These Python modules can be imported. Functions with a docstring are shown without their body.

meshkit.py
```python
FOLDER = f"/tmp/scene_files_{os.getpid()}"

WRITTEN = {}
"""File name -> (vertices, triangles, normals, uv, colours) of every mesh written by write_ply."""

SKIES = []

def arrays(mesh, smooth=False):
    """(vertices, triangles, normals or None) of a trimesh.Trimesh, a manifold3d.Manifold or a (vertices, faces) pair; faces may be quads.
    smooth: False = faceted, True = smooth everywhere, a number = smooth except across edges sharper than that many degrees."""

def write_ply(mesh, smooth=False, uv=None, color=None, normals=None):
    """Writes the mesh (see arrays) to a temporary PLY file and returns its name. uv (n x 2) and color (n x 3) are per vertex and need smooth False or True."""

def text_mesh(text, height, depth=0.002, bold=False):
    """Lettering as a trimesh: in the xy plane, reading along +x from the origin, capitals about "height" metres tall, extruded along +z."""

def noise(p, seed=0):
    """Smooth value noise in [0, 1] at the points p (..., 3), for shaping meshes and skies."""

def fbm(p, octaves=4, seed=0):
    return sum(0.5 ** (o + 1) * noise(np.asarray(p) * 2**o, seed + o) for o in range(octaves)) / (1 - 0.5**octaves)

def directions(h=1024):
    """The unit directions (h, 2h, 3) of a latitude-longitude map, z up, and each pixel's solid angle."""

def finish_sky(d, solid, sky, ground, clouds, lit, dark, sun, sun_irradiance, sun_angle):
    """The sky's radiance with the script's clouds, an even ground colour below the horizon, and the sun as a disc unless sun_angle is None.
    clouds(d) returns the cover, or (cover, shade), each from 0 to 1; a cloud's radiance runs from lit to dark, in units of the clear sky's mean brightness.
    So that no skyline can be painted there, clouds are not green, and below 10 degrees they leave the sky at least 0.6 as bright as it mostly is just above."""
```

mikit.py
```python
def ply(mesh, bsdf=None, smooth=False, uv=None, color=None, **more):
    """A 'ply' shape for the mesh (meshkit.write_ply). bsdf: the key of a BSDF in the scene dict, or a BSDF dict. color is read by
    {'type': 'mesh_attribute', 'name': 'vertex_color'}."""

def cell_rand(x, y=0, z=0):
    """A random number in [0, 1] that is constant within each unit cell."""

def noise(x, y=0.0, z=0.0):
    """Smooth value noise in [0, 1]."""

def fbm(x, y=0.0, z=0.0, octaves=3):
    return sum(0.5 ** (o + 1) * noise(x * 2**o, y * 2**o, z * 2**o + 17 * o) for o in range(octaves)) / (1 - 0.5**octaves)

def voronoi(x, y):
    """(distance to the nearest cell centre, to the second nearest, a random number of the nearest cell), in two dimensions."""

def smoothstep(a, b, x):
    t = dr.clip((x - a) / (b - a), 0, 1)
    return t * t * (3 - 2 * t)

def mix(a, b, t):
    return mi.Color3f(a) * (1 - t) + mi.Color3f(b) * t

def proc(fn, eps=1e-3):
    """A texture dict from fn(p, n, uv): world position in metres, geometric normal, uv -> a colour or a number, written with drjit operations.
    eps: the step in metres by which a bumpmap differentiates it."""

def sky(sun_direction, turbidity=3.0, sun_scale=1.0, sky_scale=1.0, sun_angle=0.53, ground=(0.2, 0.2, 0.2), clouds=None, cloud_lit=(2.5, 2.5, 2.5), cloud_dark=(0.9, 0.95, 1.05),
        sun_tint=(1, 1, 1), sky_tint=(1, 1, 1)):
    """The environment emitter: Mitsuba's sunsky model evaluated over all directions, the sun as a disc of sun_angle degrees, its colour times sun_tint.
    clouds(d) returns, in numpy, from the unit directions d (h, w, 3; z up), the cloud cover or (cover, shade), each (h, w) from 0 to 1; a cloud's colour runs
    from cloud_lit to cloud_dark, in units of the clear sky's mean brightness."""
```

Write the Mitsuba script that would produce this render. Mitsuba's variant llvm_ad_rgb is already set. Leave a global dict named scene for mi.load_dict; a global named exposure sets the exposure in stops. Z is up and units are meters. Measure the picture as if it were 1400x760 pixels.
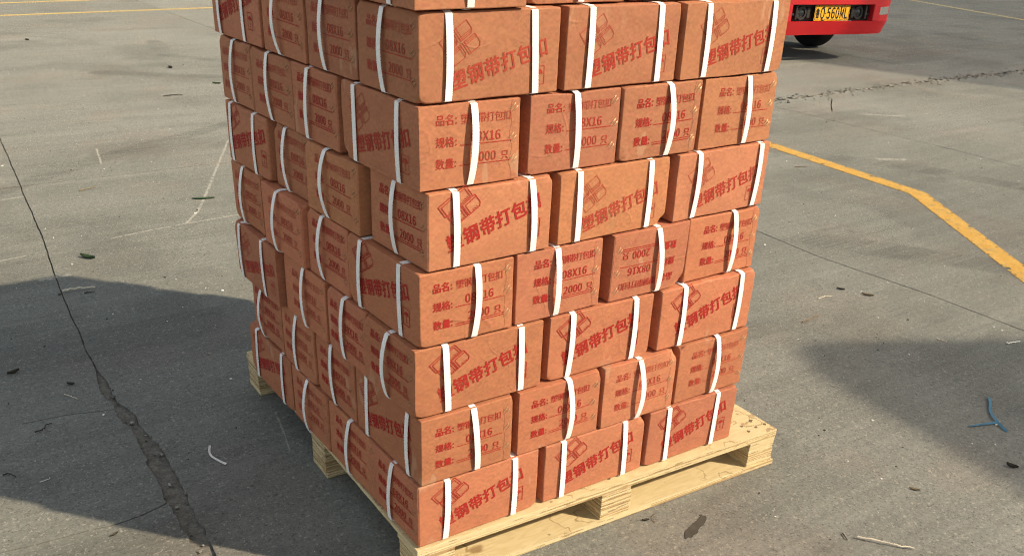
import math, random
import numpy as np, trimesh, shapely, shapely.geometry as sg, shapely.affinity as sa, shapely.ops as so
import drjit as dr
import mitsuba as mi
import mikit, meshkit
from mikit import noise, fbm, smoothstep, mix, cell_rand

rng = random.Random(7)
T = mi.ScalarTransform4f
scene, labels = {'type': 'scene'}, {}

# ------------------------------------------------------------------ camera, sky, exposure
K = 0.88
CAM = np.array([-0.83696, -1.47047, 1.28998])
az, pit, roll = np.radians([35.9995, -28.5834, 2.4786])
fw = np.array([math.sin(az) * math.cos(pit), math.cos(az) * math.cos(pit), math.sin(pit)])
rt = np.cross(fw, [0, 0, 1]); rt /= np.linalg.norm(rt)
up0 = np.cross(rt, fw)
up = math.cos(roll) * up0 - math.sin(roll) * rt
scene['camera'] = {'type': 'perspective', 'fov': math.degrees(2 * math.atan(700 / 1274.814)), 'fov_axis': 'x',
                   'to_world': T().look_at(origin=CAM.tolist(), target=(CAM + fw).tolist(), up=up.tolist()),
                   'principal_point_offset_y': -171.984 / 760, 'near_clip': 0.05, 'far_clip': 2000.0}
SUN = np.array([0.5204, -0.6085, 0.599])
def haze_veil(d): return 0.45 + 0.5 * meshkit.fbm(d * [2.2, 2.2, 4.5], 4, 3)
scene['sky'] = mikit.sky(SUN.tolist(), turbidity=4, sun_scale=1.0, sky_scale=1.1, sun_tint=(0.965, 1.0, 1.02), sky_tint=(1.0, 1.0, 0.93),
                         clouds=haze_veil, cloud_lit=(1.12, 1.13, 1.08), cloud_dark=(0.8, 0.8, 0.8),
                         sun_angle=0.9, ground=(0.25, 0.24, 0.22))
exposure = 2.30
G = -0.1155            # ground level; z = 0 is the top of the pallet deck

# ------------------------------------------------------------------ materials
def principled(col, rough=0.8, spec=0.3, **k):
    c = col if isinstance(col, dict) else {'type': 'rgb', 'value': list(col)}
    return {'type': 'principled', 'base_color': c, 'roughness': rough, 'specular': spec, **k}
def two(b): return {'type': 'twosided', 'bsdf': b}
def bump(b, fn, scale=1.0, eps=1e-3): return {'type': 'bumpmap', 'arbitrary': mikit.proc(fn, eps), 'scale': scale, 'bsdf': b}

def box_tone(uv):
    i = dr.floor(uv.x / 8)
    salmon = dr.select(dr.floor(i / 200) > 0.5, 1.0, 0.0)
    r = cell_rand(i, 3, 1)
    base = mix((0.402, 0.163, 0.083), (0.415, 0.157, 0.083), salmon)
    return base * (0.87 + 0.25 * r) * mi.Color3f(1.0, 0.965 + 0.08 * cell_rand(i, 5, 2), 0.96 + 0.12 * cell_rand(i, 7, 3))
def cardboard(p, n, uv):
    g = 0.65 * noise(p.x * 170, p.y * 170, p.z * 190) + 0.35 * noise(p.x * 370, p.y * 370, p.z * 340)
    big = fbm(p.x * 14, p.y * 14, p.z * 14, 3)
    c = box_tone(uv) * (0.81 + 0.36 * g + 0.10 * (big - 0.5) * 2) * mi.Color3f(1.0, 1.0 + 0.10 * (noise(p.x * 90, p.y * 90, p.z * 90 + 7) - 0.5), 1.0)
    scuff = smoothstep(0.66, 0.74, fbm(p.x * 40 + 3, p.y * 40, p.z * 12, 3)) * smoothstep(0.55, 0.7, noise(p.x * 7, p.y * 7, p.z * 7))
    return mix(c, mi.Color3f(0.46, 0.28, 0.18), 0.45 * scuff)
def ink(strength, col):
    def fn(p, n, uv):
        g = 0.5 * noise(p.x * 160, p.y * 160, p.z * 160) + 0.5 * noise(p.x * 420, p.y * 420, p.z * 420)
        wear = smoothstep(0.50, 0.85, 0.6 * g + 0.4 * fbm(p.x * 30, p.y * 30, p.z * 30, 2))
        return mix(mi.Color3f(col), mi.Color3f(0.385, 0.155, 0.077), dr.clip((1 - strength) + wear * 0.32, 0, 1))
    return fn
def board_relief(p, n, uv):
    soft = 0.0016 * fbm(p.x * 20, p.y * 20, p.z * 20, 3)
    f = fbm(p.x * 8 + 11, p.y * 8, p.z * 8, 2)
    crease = smoothstep(0.014, 0.0, dr.abs(f - 0.5)) * smoothstep(0.55, 0.66, noise(p.x * 6, p.y * 6, p.z * 6 + 3))
    return soft + 0.0007 * crease + 0.00025 * noise(p.x * 190, p.y * 190, p.z * 190)
scene['mat_cardboard'] = two(bump(principled(mikit.proc(cardboard), 0.72, 0.28), board_relief, 1.0, 1.2e-3))
scene['mat_ink_bold'] = two(principled(mikit.proc(ink(1.0, (0.33, 0.021, 0.016))), 0.7, 0.25))
scene['mat_ink_light'] = two(principled(mikit.proc(ink(0.92, (0.345, 0.028, 0.019))), 0.7, 0.25))
scene['mat_ink_faint'] = two(principled(mikit.proc(ink(0.82, (0.345, 0.028, 0.019))), 0.7, 0.25))
scene['mat_strap'] = two(principled(mikit.proc(lambda p, n, uv: mi.Color3f(0.84, 0.845, 0.84) * (0.93 + 0.07 * noise(p.x * 60, p.y * 60, p.z * 60))), 0.42, 0.5))
scene['mat_steel'] = two(principled((0.42, 0.31, 0.18), 0.45, 0.5, metallic=0.6))

def wood_face(p, n, uv):
    w = fbm(p.x * 6, p.y * 46, p.z * 46, 3) + 0.35 * fbm(p.x * 1.5, p.y * 9, p.z * 9, 2)
    ring = dr.abs(dr.sin(w * 22))
    c = mix((0.60, 0.495, 0.295), (0.50, 0.385, 0.205), 0.40 * smoothstep(0.5, 1.0, ring) + 0.45 * fbm(p.x * 40, p.y * 150, p.z * 60, 2))
    # knots, cracks and filler marks of cheap veneer
    v1, v2, r = mikit.voronoi(p.x * 5.5 + 0.6 * noise(p.x * 9, p.y * 9), p.y * 5.5)
    knot = smoothstep(0.12, 0.05, v1 + 0.05 * noise(p.x * 70, p.y * 70)) * smoothstep(0.45, 0.5, r)
    crack = smoothstep(0.030, 0.008, dr.abs(fbm(p.x * 16, p.y * 16, 2.0, 4) - 0.5)) * smoothstep(0.46, 0.58, noise(p.x * 7, p.y * 7, 7))
    c = mix(c, mi.Color3f(0.22, 0.125, 0.05), 0.75 * dr.maximum(knot, 0.8 * crack))
    specks = smoothstep(0.80, 0.86, noise(p.x * 90, p.y * 90, 5)) * smoothstep(0.6, 0.7, noise(p.x * 17, p.y * 17, 9))
    return mix(c, mi.Color3f(0.10, 0.06, 0.03), 0.7 * specks)
def wood_edge(p, n, uv):
    ply = noise(p.z * 420 + 0.7 * noise(p.x * 12, p.y * 12), dr.floor(p.x * 3), 2)
    c = mix((0.60, 0.49, 0.29), (0.40, 0.27, 0.135), smoothstep(0.35, 0.8, ply))
    fib = fbm(p.x * 60, p.y * 60, p.z * 500, 2)
    c = c * (0.82 + 0.32 * fib)
    dark = smoothstep(0.70, 0.78, noise(p.x * 28, p.y * 28, p.z * 260))
    return mix(c, mi.Color3f(0.16, 0.09, 0.04), 0.6 * dark)
def wood(p, n, uv):
    return mix(wood_edge(p, n, uv), wood_face(p, n, uv), smoothstep(0.6, 0.8, dr.abs(n.z)))
scene['mat_wood'] = two(principled(mikit.proc(wood), 0.7, 0.25))

def seg_dist(p, pts):
    d = mi.Float(99.0)
    for (ax, ay), (bx, by) in zip(pts[:-1], pts[1:]):
        l2 = (bx - ax) ** 2 + (by - ay) ** 2
        t = dr.clip(((p.x - ax) * (bx - ax) + (p.y - ay) * (by - ay)) / l2, 0, 1)
        d = dr.minimum(d, dr.sqrt(dr.square(p.x - ax - t * (bx - ax)) + dr.square(p.y - ay - t * (by - ay))))
    return d
SCUFFS = [([(0.02, 2.79), (0.216, 2.826), (0.39, 2.844), (0.70, 2.868), (1.2, 2.88)], 0.011), ([(1.12, 4.35), (0.827, 3.732), (0.62, 3.29), (0.474, 2.993), (0.375, 2.852)], 0.012),
          ([(-0.52, 2.70), (-0.439, 2.713), (-0.34, 2.729)], 0.010), ([(-0.30, 3.61), (-0.185, 3.626)], 0.012), ([(0.30, 4.1), (0.36, 4.45)], 0.010), ([(0.03, 0.94), (0.0, 0.80), (-0.02, 0.72)], 0.006), ([(-0.34, 2.41), (-0.30, 2.405), (-0.24, 2.415)], 0.020), ([(5.75, 3.1), (6.0, 2.9)], 0.03), ([(5.2, 4.6), (5.5, 4.5)], 0.04), ([(4.6, 2.1), (4.75, 2.02)], 0.03)]
TYRES = [([(1.0, 7.0), (2.1, 6.3), (3.2, 6.05), (4.2, 6.2)], 0.10), ([(1.9, 8.6), (1.75, 7.7), (2.2, 7.1), (3.2, 6.9), (4.4, 7.2)], 0.10), ([(-0.9, 3.3), (0.3, 4.2), (1.5, 4.9)], 0.09),
         ([(2.9, 1.2), (3.6, 0.2), (4.2, -1.2)], 0.14), ([(3.6, 3.4), (4.6, 1.9), (5.2, 0.2)], 0.12)]
def broom(p):
    wob = 0.35 * noise(p.x * 1.7, p.y * 1.7, 4)
    s = noise(p.x * 2.4, (p.y + 0.02 * wob) * 95, 1) * 0.6 + noise(p.x * 5.5, p.y * 210, 2) * 0.4
    return s
def concrete(p, n, uv):
    big = fbm(p.x * 0.55 + 4, p.y * 0.55, 1, 4)
    mid = fbm(p.x * 3.1, p.y * 4.3, 2, 4)
    fine = 0.45 * noise(p.x * 130, p.y * 130, 3) + 0.55 * noise(p.x * 300, p.y * 300, 5)
    b = broom(p)
    streak = fbm(p.x * 1.1 + 9, p.y * 14, 3, 3)
    slab = cell_rand(dr.floor((p.x + 0.27) / 3.0), dr.floor((p.y - 3.8) / 5.7), 4)
    c = mix((0.156, 0.159, 0.144), (0.204, 0.207, 0.189), dr.clip(0.5 + 1.3 * (big - 0.5) + 0.7 * (mid - 0.5), 0, 1))
    c = c * (0.95 + 0.10 * slab) * (0.84 + 0.20 * b + 0.11 * (streak - 0.5) * 2) * (0.74 + 0.50 * fine)
    # aggregate: pale and dark specks
    sp = noise(p.x * 210 + 31, p.y * 210, 8)
    c = mix(c, mi.Color3f(0.33, 0.31, 0.27), 0.65 * smoothstep(0.80, 0.92, sp))
    c = mix(c, mi.Color3f(0.075, 0.072, 0.065), 0.60 * smoothstep(0.20, 0.08, sp))
    # oil and dirt stains with ragged outlines, pinkish spill patches
    st = fbm(p.x * 1.9 + 20, p.y * 2.3, 6, 5)
    c = c * (1 - 0.16 * smoothstep(0.52, 0.72, st))
    pk = fbm(p.x * 2.6 + 50, p.y * 2.6, 3, 4)
    c = c * mix((1, 1, 1), (1.03, 0.985, 0.97), smoothstep(0.55, 0.70, pk))
    spot = smoothstep(0.80, 0.84, noise(p.x * 13, p.y * 13, 11)) * smoothstep(0.5, 0.6, noise(p.x * 60, p.y * 60, 12))
    c = c * (1 - 0.12 * spot)
    grain = fbm(p.x * 55, p.y * 55, 9, 3)
    tm = mi.Float(0.0)
    for pts, w in TYRES:
        tm = dr.maximum(tm, smoothstep(w, w * 0.55, seg_dist(p, pts) + 0.05 * (mid - 0.5)))
    c = c * (1 - 0.30 * tm * smoothstep(0.35, 0.62, 0.5 * b + 0.5 * streak))
    sc = mi.Float(0.0)
    for pts, w in SCUFFS:
        sc = dr.maximum(sc, smoothstep(w, w * 0.3, seg_dist(p, pts) + 0.010 * (grain - 0.4)))
    return mix(c, mi.Color3f(0.38, 0.365, 0.32), 0.60 * sc * smoothstep(0.28, 0.48, grain))
def concrete_relief(p, n, uv):
    return 0.0009 * broom(p) + 0.0005 * noise(p.x * 170, p.y * 170, 5) + 0.0012 * fbm(p.x * 22, p.y * 22, 6, 3)
scene['mat_concrete'] = two(bump(principled(mikit.proc(concrete), 0.85, 0.25), concrete_relief, 1.0, 1.5e-3))
def yellow(p, n, uv):
    w = fbm(p.x * 40, p.y * 48, 1, 4) * 0.8 + 0.2 * broom(p)
    c = mix((0.46, 0.255, 0.045), (0.50, 0.305, 0.080), noise(p.x * 40, p.y * 40, 2)) * (0.82 + 0.3 * noise(p.x * 200, p.y * 200, 3))
    return mix(c, mi.Color3f(0.26, 0.20, 0.11), 0.70 * smoothstep(0.57, 0.74, w))
def pale_yellow(p, n, uv):
    return mix(yellow(p, n, uv), mi.Color3f(0.42, 0.38, 0.24), 0.65)
scene['mat_yellow'] = two(bump(principled(mikit.proc(yellow), 0.7, 0.3), concrete_relief, 1.0, 1.5e-3))
scene['mat_faded_yellow'] = two(principled(mikit.proc(lambda p, n, uv: mix(yellow(p, n, uv), mi.Color3f(0.40, 0.33, 0.16), 0.5)), 0.7, 0.3))
scene['mat_pale_yellow'] = two(principled(mikit.proc(pale_yellow), 0.7, 0.3))
def dirt(p, n, uv):
    g = fbm(p.x * 60, p.y * 60, p.z * 60, 3)
    return mix((0.075, 0.070, 0.060), (0.20, 0.188, 0.165), g * 1.2) * (0.7 + 0.6 * noise(p.x * 260, p.y * 260, p.z * 260))
scene['mat_dirt'] = two(principled(mikit.proc(dirt), 0.95, 0.1))
scene['mat_rubble'] = two(principled(mikit.proc(lambda p, n, uv: mix((0.075, 0.07, 0.062), (0.26, 0.25, 0.22), smoothstep(0.35, 0.62, noise(p.x * 34, p.y * 34, 3))) * (0.7 + 0.6 * noise(p.x * 190, p.y * 190, 5))), 0.95, 0.1))
scene['mat_pebble'] = two(principled(mikit.proc(lambda p, n, uv: mix((0.09, 0.085, 0.075), (0.30, 0.29, 0.26), smoothstep(0.1, 0.9, cell_rand(dr.floor(p.x * 45), dr.floor(p.y * 30), 3))) * (0.8 + 0.4 * noise(p.x * 300, p.y * 300, p.z * 300))), 0.9, 0.2))
def flat(name, col, rough=0.7, spec=0.3, var=0.25, freq=60, **k):
    a = mi.ScalarColor3f(*col)
    def fn(p, n, uv): return mi.Color3f(col) * (1 - var + 2 * var * fbm(p.x * freq, p.y * freq, p.z * freq, 2))
    scene[name] = two(principled(mikit.proc(fn), rough, spec, **k))
flat('mat_bark', (0.17, 0.125, 0.085)); flat('mat_dark_leaf', (0.045, 0.040, 0.030)); flat('mat_green_leaf', (0.040, 0.075, 0.034)); flat('mat_dry_leaf', (0.20, 0.155, 0.085))
flat('mat_trodden', (0.062, 0.056, 0.046)); flat('mat_pale_stick', (0.62, 0.56, 0.45)); flat('mat_blue_tape', (0.055, 0.165, 0.26), 0.5); flat('mat_white_bit', (0.75, 0.74, 0.70))
flat('mat_red_paint', (0.52, 0.014, 0.020), 0.28, 0.5, 0.08, 5, clearcoat=0.6, clearcoat_gloss=0.9)
flat('mat_black_plastic', (0.022, 0.021, 0.020), 0.55, 0.4); flat('mat_rubber', (0.018, 0.018, 0.018), 0.85, 0.2); flat('mat_plate_yellow', (0.85, 0.43, 0.018), 0.4, 0.4, 0.05)
flat('mat_plate_black', (0.015, 0.015, 0.015), 0.5); flat('mat_lamp_glass', (0.62, 0.62, 0.60), 0.12, 0.6, 0.1, 90, metallic=0.7); flat('mat_tarpaulin', (0.10, 0.16, 0.20), 0.6); flat('mat_metal_sheet', (0.48, 0.50, 0.50), 0.5, 0.4, 0.1)
flat('mat_dark_glass', (0.02, 0.025, 0.03), 0.08, 0.6, 0.05); flat('mat_wall', (0.55, 0.53, 0.48), 0.8)

# ------------------------------------------------------------------ helpers
def numbered(key):
    if key not in used: used[key] = 0; return key
    used[key] += 1
    return f'{key}_{used[key]:03d}'
used = {}
def thing(name, label, cat, group=None, kind=None):
    key = numbered(name)
    labels[key] = {'label': label, 'category': cat}
    if group: labels[key]['group'] = group
    if kind: labels[key]['kind'] = kind
    return key
def part(parent, name, mesh, mat, smooth=False, label=None, kind=None):
    key = numbered(parent + '__' + name)
    scene[key] = mikit.ply(mesh, mat, smooth)
    if label: labels.setdefault(key, {})['label'] = label
    if kind: labels.setdefault(key, {})['kind'] = kind
    return key
def single(name, mesh, mat, label, cat, group=None, smooth=False, kind=None):
    key = thing(name, label, cat, group, kind)
    scene[key] = mikit.ply(mesh, mat, smooth)
    return key
def cat(ms): return trimesh.util.concatenate(ms)
def bx(x0, x1, y0, y1, z0, z1, ch=0.0):
    if not ch:
        m = trimesh.creation.box([x1 - x0, y1 - y0, z1 - z0]); m.apply_translation([(x0 + x1) / 2, (y0 + y1) / 2, (z0 + z1) / 2]); return m
    h = np.array([x1 - x0, y1 - y0, z1 - z0]) / 2
    pts = []
    for sx in (-1, 1):
        for sy in (-1, 1):
            for sz in (-1, 1):
                s = np.array([sx, sy, sz])
                for k in range(3):
                    q = h - ch; q[k] = h[k]; pts.append(s * q)
    m = trimesh.Trimesh(pts).convex_hull
    m.apply_translation([(x0 + x1) / 2, (y0 + y1) / 2, (z0 + z1) / 2]); return m
def tube(pts, r, sides=8):
    p = np.asarray(pts, float); n = len(p); r = np.broadcast_to(r, (n,))
    t = np.gradient(p, axis=0); t /= np.linalg.norm(t, axis=1, keepdims=True) + 1e-12
    a = np.cross(t, np.where(np.abs(t[:, 2:]) < 0.9, [0, 0, 1.0], [1.0, 0, 0])); a /= np.linalg.norm(a, axis=1, keepdims=True) + 1e-12
    b = np.cross(t, a); an = np.arange(sides) * 2 * np.pi / sides
    v = (p[:, None] + r[:, None, None] * (np.cos(an)[None, :, None] * a[:, None] + np.sin(an)[None, :, None] * b[:, None])).reshape(-1, 3)
    f = []
    for i in range(n - 1):
        for j in range(sides):
            k = (j + 1) % sides
            f += [[i * sides + j, i * sides + k, (i + 1) * sides + k], [i * sides + j, (i + 1) * sides + k, (i + 1) * sides + j]]
    for j in range(1, sides - 1):
        f.append([0, j + 1, j]); o = (n - 1) * sides; f.append([o, o + j, o + j + 1])
    return trimesh.Trimesh(v, f, process=False)
def smoothpath(pts, n=24):
    p = np.asarray(pts, float)
    if len(p) < 3:
        t = np.linspace(0, 1, n)[:, None]; return p[0] * (1 - t) + p[-1] * t
    from scipy.interpolate import make_interp_spline
    d = np.r_[0, np.cumsum(np.linalg.norm(np.diff(p, axis=0), axis=1))]
    return make_interp_spline(d, p, k=2)(np.linspace(0, d[-1], n))
def tri2d(shape):
    vs, fs, o = [], [], 0
    for g in getattr(shape, 'geoms', [shape]):
        if g.is_empty or g.geom_type != 'Polygon': continue
        v, f = trimesh.creation.triangulate_polygon(g, engine='earcut')
        vs.append(v); fs.append(np.asarray(f) + o); o += len(v)
    return np.vstack(vs), np.vstack(fs)
def extrude(shape, h):
    return cat([trimesh.creation.extrude_polygon(g, h, engine='earcut') for g in getattr(shape, 'geoms', [shape]) if g.geom_type == 'Polygon'])

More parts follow.
